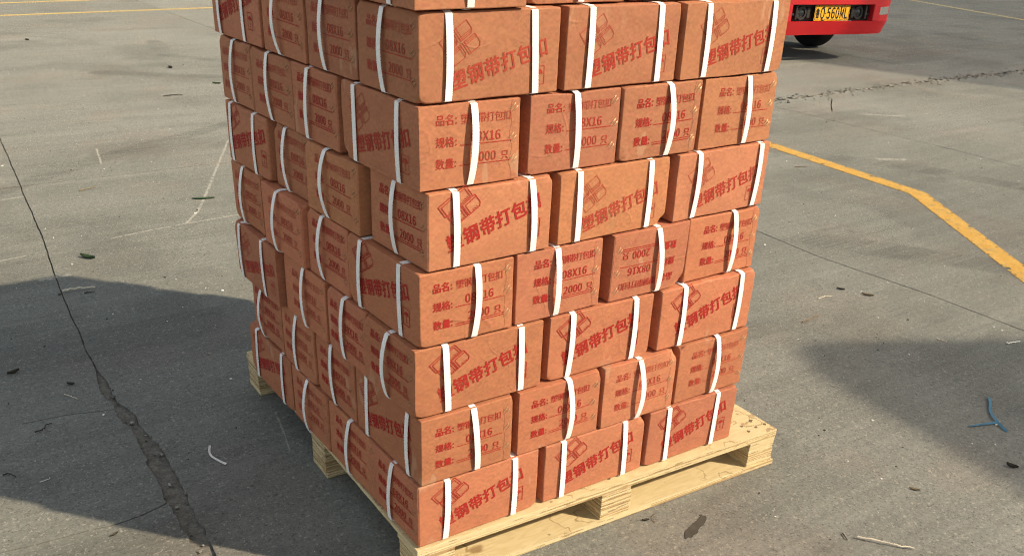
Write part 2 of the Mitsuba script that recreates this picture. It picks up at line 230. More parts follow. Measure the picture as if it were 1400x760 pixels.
# ------------------------------------------------------------------ lettering outlines (one em = 200 units)
GLYPHS = {'塑':(200,[[[9,-10,9,2,91,3,92,25,30,25,30,38,91,38,92,52,104,52,95,59,107,74,114,95,116,112,116,159,182,159,182,62,180,56,169,51,149,51,145,63,166,64,168,65,168,86,127,86,118,66,107,51,108,38,170,38,170,25,108,25,108,3,191,2,191,-10],[128,99,168,99,168,117,130,117],[130,129,168,129,168,147,130,147]],[[10,128,10,140,37,141,26,161,34,166,37,166,50,145,46,142,46,141,65,141,79,166,92,162,81,141,106,140,106,128,65,128,64,95,86,94,87,119,99,119,99,76,87,76,86,81,61,81,54,69,46,60,34,52,23,47,15,57,33,68,45,81,18,82,18,119,30,119,30,94,50,94,51,98,51,127]]]),'钢':(200,[[[86,157,185,157,186,-1,180,-10,171,-13,150,-13,145,0,168,0,171,2,171,144,101,144,100,16,106,23,116,40,130,72,105,119,115,124,136,90,150,136,162,134,162,133,144,74,156,49,165,26,154,20,144,43,137,56,124,29,113,9,100,15,100,-16,86,-16]],[[12,55,12,69,40,70,40,96,22,96,22,109,76,109,76,96,54,95,54,69,81,69,81,55,54,55,54,11,78,21,80,9,39,-14,32,-2,37,2,40,9,40,55]],[[7,119,24,143,35,167,48,164,42,146,79,145,79,131,33,131,15,106]]]),'带':(200,[[[10,132,10,144,43,145,43,167,58,167,59,145,92,145,92,167,107,167,107,145,142,145,143,167,158,167,158,145,190,144,190,132,158,131,158,110,143,110,142,131,107,131,107,111,92,111,92,131,59,131,58,111,43,111,42,131]],[[16,101,185,101,185,60,170,60,169,88,107,87,107,65,166,65,166,14,164,8,155,3,130,2,126,14,148,15,150,16,151,51,108,51,107,-16,92,-16,91,51,53,52,52,2,38,2,38,65,91,65,91,87,30,88,30,60,16,60]]]),'打':(200,[[[84,137,84,151,192,151,192,137,157,136,156,1,153,-8,148,-12,136,-14,108,-15,102,0,137,1,140,4,140,136]],[[8,62,40,71,40,113,10,114,10,128,40,128,40,168,54,168,55,128,82,128,82,114,55,113,55,76,82,83,84,69,55,59,54,-1,52,-7,49,-10,40,-13,20,-14,15,0,37,0,40,3,40,54,12,48]]]),'包':(200,[[[7,100,16,107,35,127,48,146,61,169,75,165,65,141,175,141,172,80,169,47,165,37,156,31,130,30,124,44,148,44,153,48,157,74,159,127,55,127,38,107,121,106,121,47,54,46,54,12,57,6,64,3,75,2,163,3,173,8,178,28,192,22,190,8,187,0,179,-8,163,-12,70,-12,58,-10,48,-7,43,-1,39,11,39,106,20,89],[55,92,54,60,106,60,106,92]]]),'扣':(200,[[[88,151,179,151,179,-8,164,-8,163,8,103,8,102,-10,88,-10],[102,24,104,22,163,23,163,137,103,137]],[[10,45,7,59,38,68,38,117,9,118,9,131,38,132,38,168,52,168,53,132,77,131,77,118,53,117,53,73,77,79,79,65,53,57,53,1,51,-8,47,-12,38,-15,19,-16,14,-2,35,-2,38,1,38,51]]]),'品':(200,[[[110,71,185,71,185,-15,170,-15,169,-6,125,-6,124,-16,110,-16],[124,9,170,10,169,57,124,57]],[[46,159,155,159,155,93,46,93],[60,108,140,108,140,145,61,145]],[[16,71,88,71,88,-14,73,-14,72,-6,32,-6,31,-16,17,-16],[31,10,73,10,72,57,31,57]]]),'名':(200,[[[10,54,48,66,82,81,71,92,53,106,64,114,98,90,124,109,145,133,145,134,72,134,50,116,24,101,14,112,36,124,53,137,71,155,81,169,98,165,87,149,159,149,168,143,154,120,134,99,116,84,93,69,170,68,170,-16,155,-16,154,-6,66,-6,65,-16,51,-16,50,50,17,41],[66,54,66,9,154,9,154,54]]]),'规':(200,[[[74,-5,91,5,103,15,118,35,126,53,129,71,131,128,144,128,144,83,142,59,150,58,151,3,155,0,173,0,176,2,178,11,180,33,192,27,190,8,187,-5,181,-10,175,-12,150,-12,142,-9,138,-3,137,3,136,39,120,13,100,-6,83,-16]],[[95,158,180,158,180,52,165,52,165,144,164,146,110,145,109,52,95,52]],[[8,-4,19,8,29,24,36,43,40,69,40,74,9,75,9,88,42,89,41,121,13,121,13,135,41,135,42,166,55,166,56,135,83,135,83,121,56,121,56,89,85,88,86,75,56,74,54,64,87,24,77,14,51,46,41,16,26,-6,18,-14]]]),'格':(200,[[[6,35,15,50,24,67,38,110,11,111,11,125,40,126,41,168,54,168,55,126,80,125,81,115,102,140,117,168,130,164,123,147,169,147,177,143,166,118,146,90,168,74,195,63,186,51,177,53,177,-15,162,-15,161,-8,107,-8,106,-16,93,-16,92,52,77,46,69,58,71,60,55,83,54,-16,41,-16,40,75,39,74,23,38,13,22],[105,59,106,58,167,58,147,71,135,80],[106,6,162,6,162,44,107,44],[113,130,122,114,135,100,148,115,158,133,116,133],[55,102,80,71,73,60,100,72,125,90,104,117,85,97,73,107,75,111,55,111]]]),'数':(200,[[[91,-5,118,14,130,27,138,39,128,67,121,91,108,68,97,76,96,77,107,95,115,117,121,141,126,166,139,164,133,130,189,129,189,116,176,115,168,75,154,39,170,17,194,-3,184,-14,183,-14,162,4,146,25,125,1,101,-15,99,-16],[130,115,137,84,143,64,147,57,154,78,161,115]],[[8,87,28,99,46,118,10,119,10,131,51,131,52,168,65,168,66,131,106,131,106,119,70,118,100,98,92,87,66,107,65,81,52,81,51,104,35,89,17,76,16,76]],[[30,132,18,159,28,163,29,163,33,157,41,138]],[[74,138,89,164,101,159,83,133]],[[9,-3,36,7,52,16,22,31,34,51,14,52,14,64,41,65,47,78,60,75,57,65,92,65,99,62,91,41,76,20,92,8,82,-1,65,10,40,-6,16,-14,15,-14],[41,36,64,26,73,37,81,52,50,52]]]),'量':(200,[[[10,-11,10,0,92,1,92,12,26,12,26,22,92,23,91,34,32,34,32,84,170,84,170,34,108,34,107,23,174,22,174,12,108,12,107,1,191,0,191,-11],[107,44,155,43,155,54,108,54],[107,64,155,64,155,74,108,74],[46,44,92,43,92,54,47,54],[46,64,92,64,92,74,47,74]],[[11,93,11,104,190,104,189,93]],[[36,162,164,162,164,113,36,113],[50,123,149,122,149,132,51,133],[50,143,149,142,149,152,51,153]]]),'只':(200,[[[119,37,132,44,166,15,188,-7,175,-16,156,4]],[[32,153,169,153,169,63,32,62],[47,77,153,77,153,139,47,139]],[[10,-6,45,19,59,33,67,43,82,37,74,27,57,10,26,-14,21,-16]]]),'鲁':(200,[[[14,71,185,71,185,61,15,61]],[[8,120,26,131,43,145,56,158,64,169,79,166,73,156,125,156,134,150,122,133,167,133,167,80,34,80,33,119,17,110],[106,91,152,90,152,101,107,102],[107,123,107,112,152,112,152,123],[52,134,102,133,113,144,63,145],[48,91,92,90,92,101,48,102],[48,112,92,112,92,122,48,123]],[[40,52,160,52,160,-16,146,-16,145,-10,55,-10,54,-16,40,-16],[54,2,145,2,145,16,55,16],[54,28,145,27,145,40,55,41]]]),':':(56,[[[15,9,17,19,24,25,28,25,35,23,39,19,41,14,41,9,38,3,30,-2,25,-2,20,0]],[[15,90,17,100,25,106,30,106,36,103,41,94,39,84,36,81,30,78,25,78,20,81]]]),'0':(111,[[[10,64,11,91,14,109,19,124,27,136,36,144,51,149,66,148,80,140,90,129,94,119,99,103,101,87,101,61,98,42,93,25,84,10,70,0,60,-2,48,-2,34,4,25,12,17,27,12,45],[28,66,32,37,39,21,45,15,52,13,59,13,67,16,74,24,80,40,83,62,84,85,78,114,74,124,66,132,58,134,50,134,43,130,36,122,29,98]]]),'1':(111,[[[18,15,50,16,50,124,24,125,24,136,43,141,54,146,68,146,69,16,98,15,98,0,18,0]]]),'2':(111,[[[8,128,16,135,27,143,46,149,60,148,69,146,78,141,86,133,91,124,94,111,93,97,90,84,82,67,74,55,38,15,101,16,101,0,9,0,9,11,43,43,64,70,74,91,76,109,74,118,70,125,66,129,59,133,45,134,37,132,29,127,19,118]]]),'3':(111,[[[6,17,15,29,25,21,35,16,50,13,66,16,77,25,81,35,81,44,79,52,75,58,61,66,36,69,36,83,58,86,67,91,71,95,76,106,76,115,73,124,68,129,62,132,47,134,32,129,21,120,12,132,24,141,43,148,61,148,78,143,87,135,92,127,94,119,94,106,92,97,87,90,80,83,70,77,86,68,96,55,100,39,98,28,94,18,87,9,80,4,69,0,58,-2,42,-2,29,2,16,9]]]),'4':(111,[[[4,53,64,145,85,146,85,56,105,55,105,41,85,40,85,0,68,0,68,40,4,41],[24,56,68,55,69,125,56,105]]]),'5':(111,[[[6,17,15,28,26,20,38,14,51,12,60,14,70,19,74,24,78,30,81,41,80,61,74,71,68,76,60,79,48,80,36,77,27,72,17,78,22,146,93,146,93,131,38,131,34,94,35,89,49,94,71,92,85,85,92,77,98,64,100,44,98,30,91,17,82,8,72,2,61,-2,47,-2,25,3,14,10]]]),'6':(111,[[[11,66,12,89,18,113,27,130,37,140,52,147,70,149,85,145,99,134,90,123,80,130,69,134,59,133,48,129,41,122,35,112,29,87,29,75,42,85,58,91,70,90,79,88,88,83,94,76,101,58,102,37,96,20,84,5,72,-1,56,-2,44,1,31,9,24,18,18,30,13,49],[29,60,29,54,32,38,37,27,43,19,54,13,63,12,71,15,77,20,83,32,85,50,82,62,75,72,64,77,51,76,40,71]]]),'7':(111,[[[10,131,10,146,101,146,101,135,82,106,68,73,62,40,58,0,40,0,43,39,49,65,56,87,67,109,80,130]]]),'8':(111,[[[9,36,11,49,16,59,25,69,36,77,22,92,17,103,17,121,23,134,33,143,48,148,65,148,81,142,92,130,96,116,96,106,94,97,87,85,77,75,93,61,100,49,101,30,99,21,94,14,85,5,72,0,61,-2,40,0,26,6,17,14,12,23],[26,35,29,25,36,17,45,13,59,11,70,14,79,20,83,28,84,38,81,49,75,56,67,62,46,71,40,67,30,56,26,45],[33,108,36,99,41,93,50,87,66,80,72,86,78,95,80,103,81,112,77,125,72,130,62,135,54,135,45,133,37,126,33,116]]]),'9':(111,[[[9,94,9,108,13,122,18,132,30,143,43,148,59,148,74,143,85,133,92,121,97,107,100,90,100,67,97,46,92,30,85,18,76,8,61,0,42,-2,28,1,19,6,12,12,21,23,30,17,41,13,54,14,64,19,70,25,77,37,81,52,83,71,82,72,71,63,58,57,44,56,36,57,26,62,18,70,13,79],[26,97,28,86,33,78,39,72,50,69,57,70,67,73,75,80,83,89,81,104,75,120,67,129,56,134,43,133,33,126,27,112]]]),'X':(114,[[[4,0,46,76,7,146,27,145,59,88,89,146,108,146,68,75,111,0,91,1,56,63,23,1]]]),'Q':(148,[[[12,69,13,90,18,111,28,127,39,138,57,147,80,149,97,145,112,136,125,121,133,103,137,76,135,52,129,34,119,17,106,6,86,-3,94,-13,107,-20,127,-22,136,-20,140,-33,130,-36,114,-37,96,-33,83,-26,75,-18,65,-2,53,1,39,8,27,20,20,33,14,49],[30,69,32,55,36,41,43,29,49,22,59,16,68,13,77,13,90,16,100,22,106,30,115,51,117,64,117,83,115,98,111,109,104,119,91,129,75,133,59,130,46,121,37,107,32,88]]]),'M':(162,[[[20,146,42,146,81,38,120,146,142,146,142,0,125,0,125,92,127,121,124,116,88,16,87,15,75,14,35,122,37,85,37,0,20,0]]]),'L':(108,[[[20,146,38,146,39,16,102,16,103,0,20,0]]])}
def glyph(ch):
    w, polys = GLYPHS[ch]
    return w, so.unary_union([sg.Polygon(np.reshape(q[0], (-1, 2)), [np.reshape(h, (-1, 2)) for h in q[1:]]).buffer(0) for q in polys])
def text(s, em, x, z, bold=0.0, pitch=None, squeeze=1.0):
    out, cx = [], 0.0
    for ch in s:
        if ch == ' ': cx += 70; continue
        w, g = glyph(ch)
        out.append(sa.translate(g.buffer(bold, join_style=2), cx, 0)); cx += (pitch or w)
    return sa.translate(sa.scale(so.unary_union(out), em / 200 * squeeze, em / 200, origin=(0, 0)), x, z)
def line(pts, w): return sg.LineString(pts).buffer(w / 2, cap_style=2, join_style=2)

R = 0.88 / 0.76
def sub(shape, m=0.016):
    v, f = tri2d(shape)
    v3, f3 = trimesh.remesh.subdivide_to_size(np.c_[v, np.zeros(len(v))], f, m, max_iter=6)
    return v3[:, :2], f3
def emblem(kind):
    """Four small cartons drawn in outline, tilted."""
    w = 0.0015 * R if kind == 'bold' else 0.0010 * R
    u, v = np.array([math.cos(0.56), math.sin(0.56)]), np.array([math.cos(-0.90), math.sin(-0.90)])
    if kind == 'bold':
        o, LU, LV = np.array([0.024, 0.106]), 0.0295, 0.0225
        cells = [(0, 0, 0), (LU + 0.0015, 0.0005, 1), (0.0035, LV + 0.0025, 1), (LU + 0.006, LV + 0.003, 2)]
    else:
        o, LU, LV = np.array([0.037, 0.094]), 0.0265, 0.0205
        cells = [(0, 0, 3), (LU + 0.004, 0, 4), (0, LV + 0.004, 5), (LU + 0.004, LV + 0.004, 6)]
    out = []
    P = lambda a, b: (o + a * u + b * v) * R
    for a, b, k in cells:
        c = 0.005
        ring = [P(a, b), P(a + LU, b), P(a + LU, b + LV), P(a + c, b + LV), P(a, b + LV - c), P(a, b)] if k == 1 else \
               [P(a, b), P(a + LU, b), P(a + LU, b + LV - c), P(a + LU - c, b + LV), P(a, b + LV), P(a, b)] if k != 0 else [P(a, b), P(a + LU, b), P(a + LU, b + LV), P(a, b + LV), P(a, b)]
        out.append(line(ring, w))
        i = 0.0042
        corners = {0: [(i, LV), (i, i), (LU, i)], 1: [(0.002, i), (LU - i, i), (LU - i, LV)], 2: [(LU, i), (i, i), (i, LV)]}
        if k in corners:
            out.append(line([P(a + p, b + q) for p, q in corners[k]], w))
            out += [line([P(a + LU * t, b + LV - 0.004), P(a + LU * t + 0.003, b + LV - 0.0015)], w * 0.8) for t in (0.35, 0.5, 0.65)]
        else:
            yy = LV if k in (3, 4) else 0.0
            for s in (0.0026, 0.0052):
                q = yy - s if k in (3, 4) else yy + s
                out.append(line([P(a, b + q), P(a + LU, b + q)], w * 0.8))
            xx = LU if k in (3, 5) else 0.0
            q = xx - 0.004 if k in (3, 5) else xx + 0.004
            out.append(line([P(a + q, b), P(a + q, b + LV)], w * 0.8))
    return so.unary_union(out)
def umbrella(kind):
    x0, x1, z0, z1 = (0.2135, 0.2350, 0.0300, 0.0620) if kind == 'bold' else (0.2150, 0.2385, 0.0215, 0.0500)
    x0, x1, z0, z1 = [q * R for q in (x0, x1, z0, z1)]
    w = 0.0015 * R if kind == 'bold' else 0.0010 * R
    cx, cz, r = (x0 + x1) / 2, z0 + 0.56 * (z1 - z0), 0.36 * (x1 - x0)
    dome = sg.Point(cx, cz).buffer(r).intersection(sg.box(cx - 1, cz, cx + 1, cz + 1))
    for k in (-2, 0, 2): dome = dome.difference(sg.Point(cx + k * r / 3, cz - 0.0006).buffer(r * 0.26))
    return so.unary_union([line([(x0, z0), (x1, z0), (x1, z1), (x0, z1), (x0, z0)], w), dome,
                           line([(cx, cz + r), (cx, z0 + 0.2 * (z1 - z0)), (cx + 0.002, z0 + 0.16 * (z1 - z0)), (cx + 0.004, z0 + 0.22 * (z1 - z0))], 0.0012 * R)])
def slanted(kind):
    em, bold = (0.0325 * R, 5.5) if kind == 'bold' else (0.0312 * R, 4.5)
    t = text('塑钢带打包扣', em, 0, 0, bold, pitch=207, squeeze=1.0)
    a = 16.0 if kind == 'bold' else 14.0
    x, z = ((0.0455, 0.0290) if kind == 'bold' else (0.0600, 0.0235))
    return sa.translate(sa.rotate(t, a, origin=(0, 0)), x * R, z * R)
def info(kind):
    b = 4.5 if kind == 'bold' else 2.5
    s = lambda q: q * R
    g = [text('品名:', s(0.0176), s(0.0325), s(0.1015), b), text('塑钢带打包扣', s(0.0172), s(0.0785), s(0.1015), 1.0 if kind == 'bold' else -1.0, pitch=190),
         text('规格:', s(0.0176), s(0.0325), s(0.0675), b), text('数量:', s(0.0176), s(0.0325), s(0.0335), b),
         text('08X16', s(0.0205), s(0.0975), s(0.0710), b * 0.8, pitch=118), text('2000', s(0.0200), s(0.1030), s(0.0385), b * 0.8, pitch=116), text('只', s(0.0165), s(0.1580), s(0.0385), b * 0.7),
         line([(s(0.078), s(0.0672)), (s(0.179), s(0.0672))], s(0.0015)), line([(s(0.078), s(0.0350)), (s(0.179), s(0.0350))], s(0.0014))]
    if kind == 'bold': g.append(line([(s(0.078), s(0.0312)), (s(0.179), s(0.0312))], s(0.0015)))
    return so.unary_union(g)
PRINT = {('long', k): [('slanted_lettering', sub(slanted(k))), ('carton_emblem', sub(emblem(k))), ('umbrella_mark', sub(umbrella(k)))] for k in ('bold', 'light')}
PRINT.update({('end', k): [('lettering', sub(info(k)))] for k in ('bold', 'light')})

# ------------------------------------------------------------------ cartons
class Carton:
    """One carton in layer axes: centre c, half sizes h, slight yaw; field() bends every point that belongs to it."""
    def __init__(s, c, h, yaw, lean, bulge, seed, origin, r):
        s.c, s.h, s.yaw, s.lean, s.bulge, s.seed, s.origin, s.r = np.array(c, float), np.array(h, float), yaw, lean, bulge, seed, origin, r
        q = random.Random(seed)
        s.dents = []
        for k in range(3):
            big_ = 2.0 if q.random() < 0.22 else 1.0
            s.dents.append((np.array([q.choice((-1, 1)), q.choice((-1, 1)), q.choice((-1, 1, 1))]) * s.h, q.uniform(0.006, 0.013) * (0.5 + 0.5 * big_), q.uniform(0.001, 0.0045) * big_))
        s.edge = [(q.choice((-1, 1)), q.uniform(-0.6, 0.6), q.uniform(0.015, 0.035), q.uniform(-0.001, 0.004)) for _ in range(4)]
    def field(s, p):
        p = np.array(p, float); q = p / s.h; o = np.zeros_like(p)
        for k in (0, 1):
            a, b = (1 - k), 2
            near = np.clip(np.abs(q[:, k]), 0, 1) ** 10
            o[:, k] += np.sign(q[:, k]) * near * s.bulge * (1 - np.clip(q[:, a], -1, 1) ** 2) * (1 - np.clip(q[:, b], -1, 1) ** 2)
            o[:, k] += near * 0.0020 * (meshkit.fbm(p * 16 + s.seed * 3.1, 2, s.seed % 97 + k) - 0.5)
        o[:, 2] += (np.clip(np.abs(q[:, 2]), 0, 1) ** 10) * 0.0022 * (meshkit.noise(p * 14 + s.seed * 1.7, s.seed % 89) - 0.5)
        for d, r, amp in s.dents:
            w = np.exp(-(((p - d) / r) ** 2).sum(1))
            o -= (np.sign(d) * amp)[None] * w[:, None]
        for e, pos, r, amp in s.edge:     # crushed upright or top edges
            d = np.array([s.h[0] * pos, e * s.h[1], s.h[2]]) if s.seed % 2 else np.array([e * s.h[0], s.h[1] * pos, s.h[2]])
            w = np.exp(-(((p - d) / r) ** 2).sum(1)); o[:, 2] -= amp * w
        p = p + o
        p[:, 0] += s.lean[0] * (p[:, 2] + s.h[2]); p[:, 1] += s.lean[1] * (p[:, 2] + s.h[2])
        return p
    def world(s, p):
        p = s.field(p); c, n = math.cos(s.yaw), math.sin(s.yaw)
        p = np.c_[p[:, 0] * c - p[:, 1] * n, p[:, 0] * n + p[:, 1] * c, p[:, 2]] + s.c
        ox, oy, lr = s.origin
        c, n = math.cos(lr), math.sin(lr)
        return np.c_[p[:, 0] * c - p[:, 1] * n + ox, p[:, 0] * n + p[:, 1] * c + oy, p[:, 2]]
    def shell(s, n=26):
        h, r = s.h, s.r
        ax = []
        for k in range(3):
            a = h[k] - r
            ax.append(np.r_[-a - r, -a - 0.6 * r, -a - 0.25 * r, np.linspace(-a, a, n), a + 0.25 * r, a + 0.6 * r, a + r])
        V, F, o = [], [], 0
        for k in range(3):
            i, j = (k + 1) % 3, (k + 2) % 3
            A, B = np.meshgrid(ax[i], ax[j], indexing='ij')
            for sgn in (-1, 1):
                v = np.zeros(A.shape + (3,)); v[..., i], v[..., j], v[..., k] = A, B, sgn * h[k]
                na, nb = A.shape
                idx = np.arange(na * nb).reshape(na, nb)
                a, b, c, d = idx[:-1, :-1].ravel(), idx[1:, :-1].ravel(), idx[1:, 1:].ravel(), idx[:-1, 1:].ravel()
                f = np.r_[np.c_[a, b, c], np.c_[a, c, d]] if sgn > 0 else np.r_[np.c_[a, c, b], np.c_[a, d, c]]
                V.append(v.reshape(-1, 3)); F.append(f + o); o += na * nb
        m = trimesh.Trimesh(np.vstack(V), np.vstack(F), process=False); m.merge_vertices(digits_vertex=7)
        v = np.array(m.vertices); inner = np.clip(v, -(h - r), h - r); d = v - inner
        v = inner + r * d / np.maximum(np.linalg.norm(d, axis=1, keepdims=True), 1e-9)
        return v, np.array(m.faces)
SIDE = {'-y': (1, -1), '+y': (1, 1), '-x': (0, -1), '+x': (0, 1)}
def on_face(b, side, s, z, out):
    """Points of a side face: s runs to the right as one looks at the face, z up from its lower edge."""
    k, g = SIDE[side]
    p = np.zeros((len(s), 3)); p[:, 2] = z - b.h[2]; p[:, k] = g * (b.h[k] + out)
    o = 1 - k
    p[:, o] = (s - b.h[o]) * (1 if side in ('-y', '+x') else -1)
    return p
def strap_loop(b, axis, pos, q, width=0.0146):
    """A loop round the carton, across AXIS at POS (from the centre)."""
    o = 1 - axis
    ho, hz, e = b.h[o], b.h[2], 0.0010
    t = np.linspace(0, 1, 17)
    pts, lat, nrm = [], [], []
    def prof(g, top, bot): return bot * (1 - t) + top * t + g * np.sin(math.pi * t) ** 0.8
    c = 0.006
    # long sides carry the strap close, the ends let it bow out
    for side in (-1, 1):
        g, top, bot, sl, bow = q()
        d = ho + e + prof(g, top, bot)
        z = -hz + c * 0.5 + (2 * hz - c) * t
        l = pos + sl * (t - 0.5) + bow * np.sin(math.pi * t)
        seg = np.c_[side * d, z, l]
        if side > 0: seg = seg[::-1]
        pts.append(seg)
        zz = hz + e if side < 0 else -hz - e
        lt = seg[-1, 2]
        nxt = np.array([[side * (ho - c), zz, lt], [side * (ho - 0.03), zz, lt]])
        pts.append(nxt)
        pts.append(np.array([[-side * (ho - 0.03), zz, pos], [-side * (ho - c), zz, pos]]))
    P = np.vstack(pts); n = len(P)
    nx = np.roll(P[:, :2], -1, 0) - np.roll(P[:, :2], 1, 0); nx /= np.linalg.norm(nx, axis=1, keepdims=True) + 1e-12
    N = np.c_[-nx[:, 1], nx[:, 0]]
    th = 0.0005
    V = []
    for dw, dn in ((-1, -1), (1, -1), (1, 1), (-1, 1)):
        v = np.zeros((n, 3)); v[:, o] = P[:, 0] + dn * th * N[:, 0]; v[:, 2] = P[:, 1] + dn * th * N[:, 1]; v[:, axis] = P[:, 2] + dw * width / 2
        V.append(v)
    F = []
    i = np.arange(n); j = (i + 1) % n
    for k in range(4):
        m = (k + 1) % 4
        F += [np.c_[i + k * n, j + k * n, j + m * n], np.c_[i + k * n, j + m * n, i + m * n]]
    return np.vstack(V), np.vstack(F)

ids = [0]
def build_carton(name_label, group, b, long_axis, faces, style, straps, salmon, n=26, upside=False, staples=True, hidden=False):
    key = thing('carton', name_label, 'cardboard box', group)
    ids[0] += 1
    cid = ids[0] + (200 if salmon else 0)
    v, f = b.shell(n)
    w = b.world(v)
    uv = np.c_[8.0 * cid + 4 + v[:, 0] + v[:, 1], v[:, 2] + 0.37 * (v[:, 0] - v[:, 1])]
    mesh = trimesh.Trimesh(w, f, process=False)
    scene[key + '__box'] = mikit.ply(mesh, 'mat_cardboard', True, uv=uv); used[key + '__box'] = 0
    q = random.Random(b.seed + 5)
    for axis, pos in straps:
        over_end = axis != long_axis
        def prof():
            if over_end: return (q.uniform(0.006, 0.015), q.uniform(0.000, 0.004), q.uniform(0.001, 0.006), q.uniform(-0.014, 0.010), q.uniform(-0.004, 0.004))
            return (q.uniform(0.001, 0.005), q.uniform(0.001, 0.002), q.uniform(0.0015, 0.0045), q.uniform(-0.008, 0.006), q.uniform(-0.002, 0.002))
        V, F = strap_loop(b, axis, pos, prof)
        ff = b.lean
        V2 = V.copy(); V2[:, 0] += b.lean[0] * (V2[:, 2] + b.h[2]); V2[:, 1] += b.lean[1] * (V2[:, 2] + b.h[2])
        c, s = math.cos(b.yaw), math.sin(b.yaw)
        V2 = np.c_[V2[:, 0] * c - V2[:, 1] * s, V2[:, 0] * s + V2[:, 1] * c, V2[:, 2]] + b.c
        ox, oy, lr = b.origin; c, s = math.cos(lr), math.sin(lr)
        V2 = np.c_[V2[:, 0] * c - V2[:, 1] * s + ox, V2[:, 0] * s + V2[:, 1] * c + oy, V2[:, 2]]
        part(key, 'strap', trimesh.Trimesh(V2, F, process=False), 'mat_strap', 35)
    for side in faces:
        k = SIDE[side][0]; o = 1 - k
        kind = 'long' if o == long_axis else 'end'
        W = 2 * b.h[o]; nominal = (0.268 if kind == 'long' else 0.198) * R
        dx, dz = (W - nominal) / 2 + q.uniform(-0.006, 0.006), q.uniform(-0.004, 0.004) + (2 * b.h[2] - 0.158)/2
        rt_ = q.uniform(-0.02, 0.02)
        mat = 'mat_ink_bold' if style == 'bold' else ('mat_ink_light', 'mat_ink_light', 'mat_ink_faint')[b.seed % 3]
        for nm, (pv, pf) in PRINT[(kind, style)]:
            s_, z_ = pv[:, 0] + dx, pv[:, 1] + dz
            cs, cz = W / 2, b.h[2]
            s_, z_ = cs + (s_ - cs) * math.cos(rt_) - (z_ - cz) * math.sin(rt_), cz + (s_ - cs) * math.sin(rt_) + (z_ - cz) * math.cos(rt_)
            if upside: s_, z_ = W - s_, 2 * b.h[2] - z_
            pw = b.world(on_face(b, side, s_, z_, 0.0010))
            m_ = mat
            if nm != 'slanted_lettering' and nm != 'lettering' and style == 'light': m_ = 'mat_ink_light'
            part(key, nm, trimesh.Trimesh(pw, pf, process=False), m_)
        if kind == 'end' and staples and q.random() < 0.6:
            zs_ = np.linspace(0.002, 2 * b.h[2] - 0.002, 30)
            edge = 0.023 + 0.0030 * (meshkit.fbm(np.c_[zs_ * 30, zs_ * 0 + b.seed, zs_ * 0], 2, b.seed % 50) - 0.5) * 2 + 0.002 * np.cos((zs_ - 0.036) / 0.049 * 2 * math.pi)
            cols = [(edge, -0.001), (edge - 0.0012, 0.0006), (edge * 0.5, 0.0009), (edge * 0 + 0.0025, 0.0007), (edge * 0 + 0.002, -0.001)]
            P_, o_ = [], len(zs_)
            for ee, out in cols:
                ss, zq = W - ee, zs_
                if upside: ss, zq = W - ss, 2 * b.h[2] - zs_
                P_.append(on_face(b, side, ss, zq, out))
            loc = np.vstack(P_)
            i_ = np.arange(o_ - 1); F_ = []
            for cc in range(len(cols) - 1):
                A_, B_ = cc * o_, (cc + 1) * o_
                F_ += [np.c_[i_ + A_, i_ + B_, i_ + B_ + 1], np.c_[i_ + A_, i_ + B_ + 1, i_ + A_ + 1]]
            uvl = np.c_[8.0 * cid + 4 + loc[:, 0] + loc[:, 1], loc[:, 2] + 0.37 * (loc[:, 0] - loc[:, 1])]
            kk = numbered(key + '__glue_flap'); scene[kk] = mikit.ply(trimesh.Trimesh(b.world(loc), np.vstack(F_), process=False), 'mat_cardboard', False, uv=uvl)
        if kind == 'end' and staples:
            for zz in (0.134, 0.088, 0.036):
                zc, sc = zz + q.uniform(-0.006, 0.006), W - 0.016 + q.uniform(-0.003, 0.003)
                if upside: zc, sc = 2 * b.h[2] - zc, W - sc
                wires = []
                for d in (-0.0028, 0.0028):
                    a = np.array([-0.0058, -0.0046]) + [d, -d]; e = np.array([0.0058, 0.0046]) + [d, -d]
                    tt = np.linspace(0, 1, 5); pp = a + (e - a) * tt[:, None]
                    wires.append(tube(b.world(on_face(b, side, sc + pp[:, 0], zc + pp[:, 1], 0.0014 + 0.0010 * np.sin(math.pi * tt))), 0.00075, 5))
                part(key, 'staple', cat(wires), 'mat_steel')
    return key

# measured layout (units of the survey, times R = metres): layer heights, offsets and turns
ZS = np.array([0, .139, .281, .419, .557, .691, .826, .960, 1.098]) * R
OFF = np.array([[-.010, -.004], [-.003, -.005], [-.012, .002], [-.001, -.001], [.014, -.004], [.005, .005], [.005, .007], [-.005, .000]]) * R
TURN = [-.0149, -.0080, -.0093, .0066, .0182, .0109, .0110, .0100]
FRONT = {0: [(-.010, .269), (.284, .555), (.562, .832)], 1: [(-.003, .200), (.213, .415), (.424, .624), (.634, .843)], 2: [(-.012, .266), (.282, .543), (.565, .840)],
         3: [(-.001, .194), (.200, .401), (.423, .624), (.629, .838)], 4: [(.014, .269), (.289, .557), (.576, .837)], 5: [(.005, .198), (.219, .418), (.421, .618), (.628, .835)],
         6: [(.005, .274), (.288, .545), (.556, .833)], 7: [(-.005, .197), (.228, .425), (.432, .628), (.636, .838)]}
LEFT = {0: [None, (.182, .402, 0), (.404, .605, 0), (.610, .884, 0)], 1: [None, (.268, .457, 0), (.459, .640, .004), (.648, .838, 0)], 2: [None, (.192, .365, 0), (.371, .588, 0), (.600, .851, .012)],
        3: [None, (.266, .447, 0), (.450, .660, .010), (.685, .868, 0)], 4: [None, (.214, .432, .012), (.434, .610, 0), (.620, .856, .010)], 5: [None, (.290, .482, 0), (.484, .685, 0), (.688, .869, 0)],
        6: [None, (.215, .407, -.003), (.411, .606, 0), (.620, .886, 0)], 7: [None, (.285, .482, 0), (.486, .682, 0), (.686, .880, 0)]}
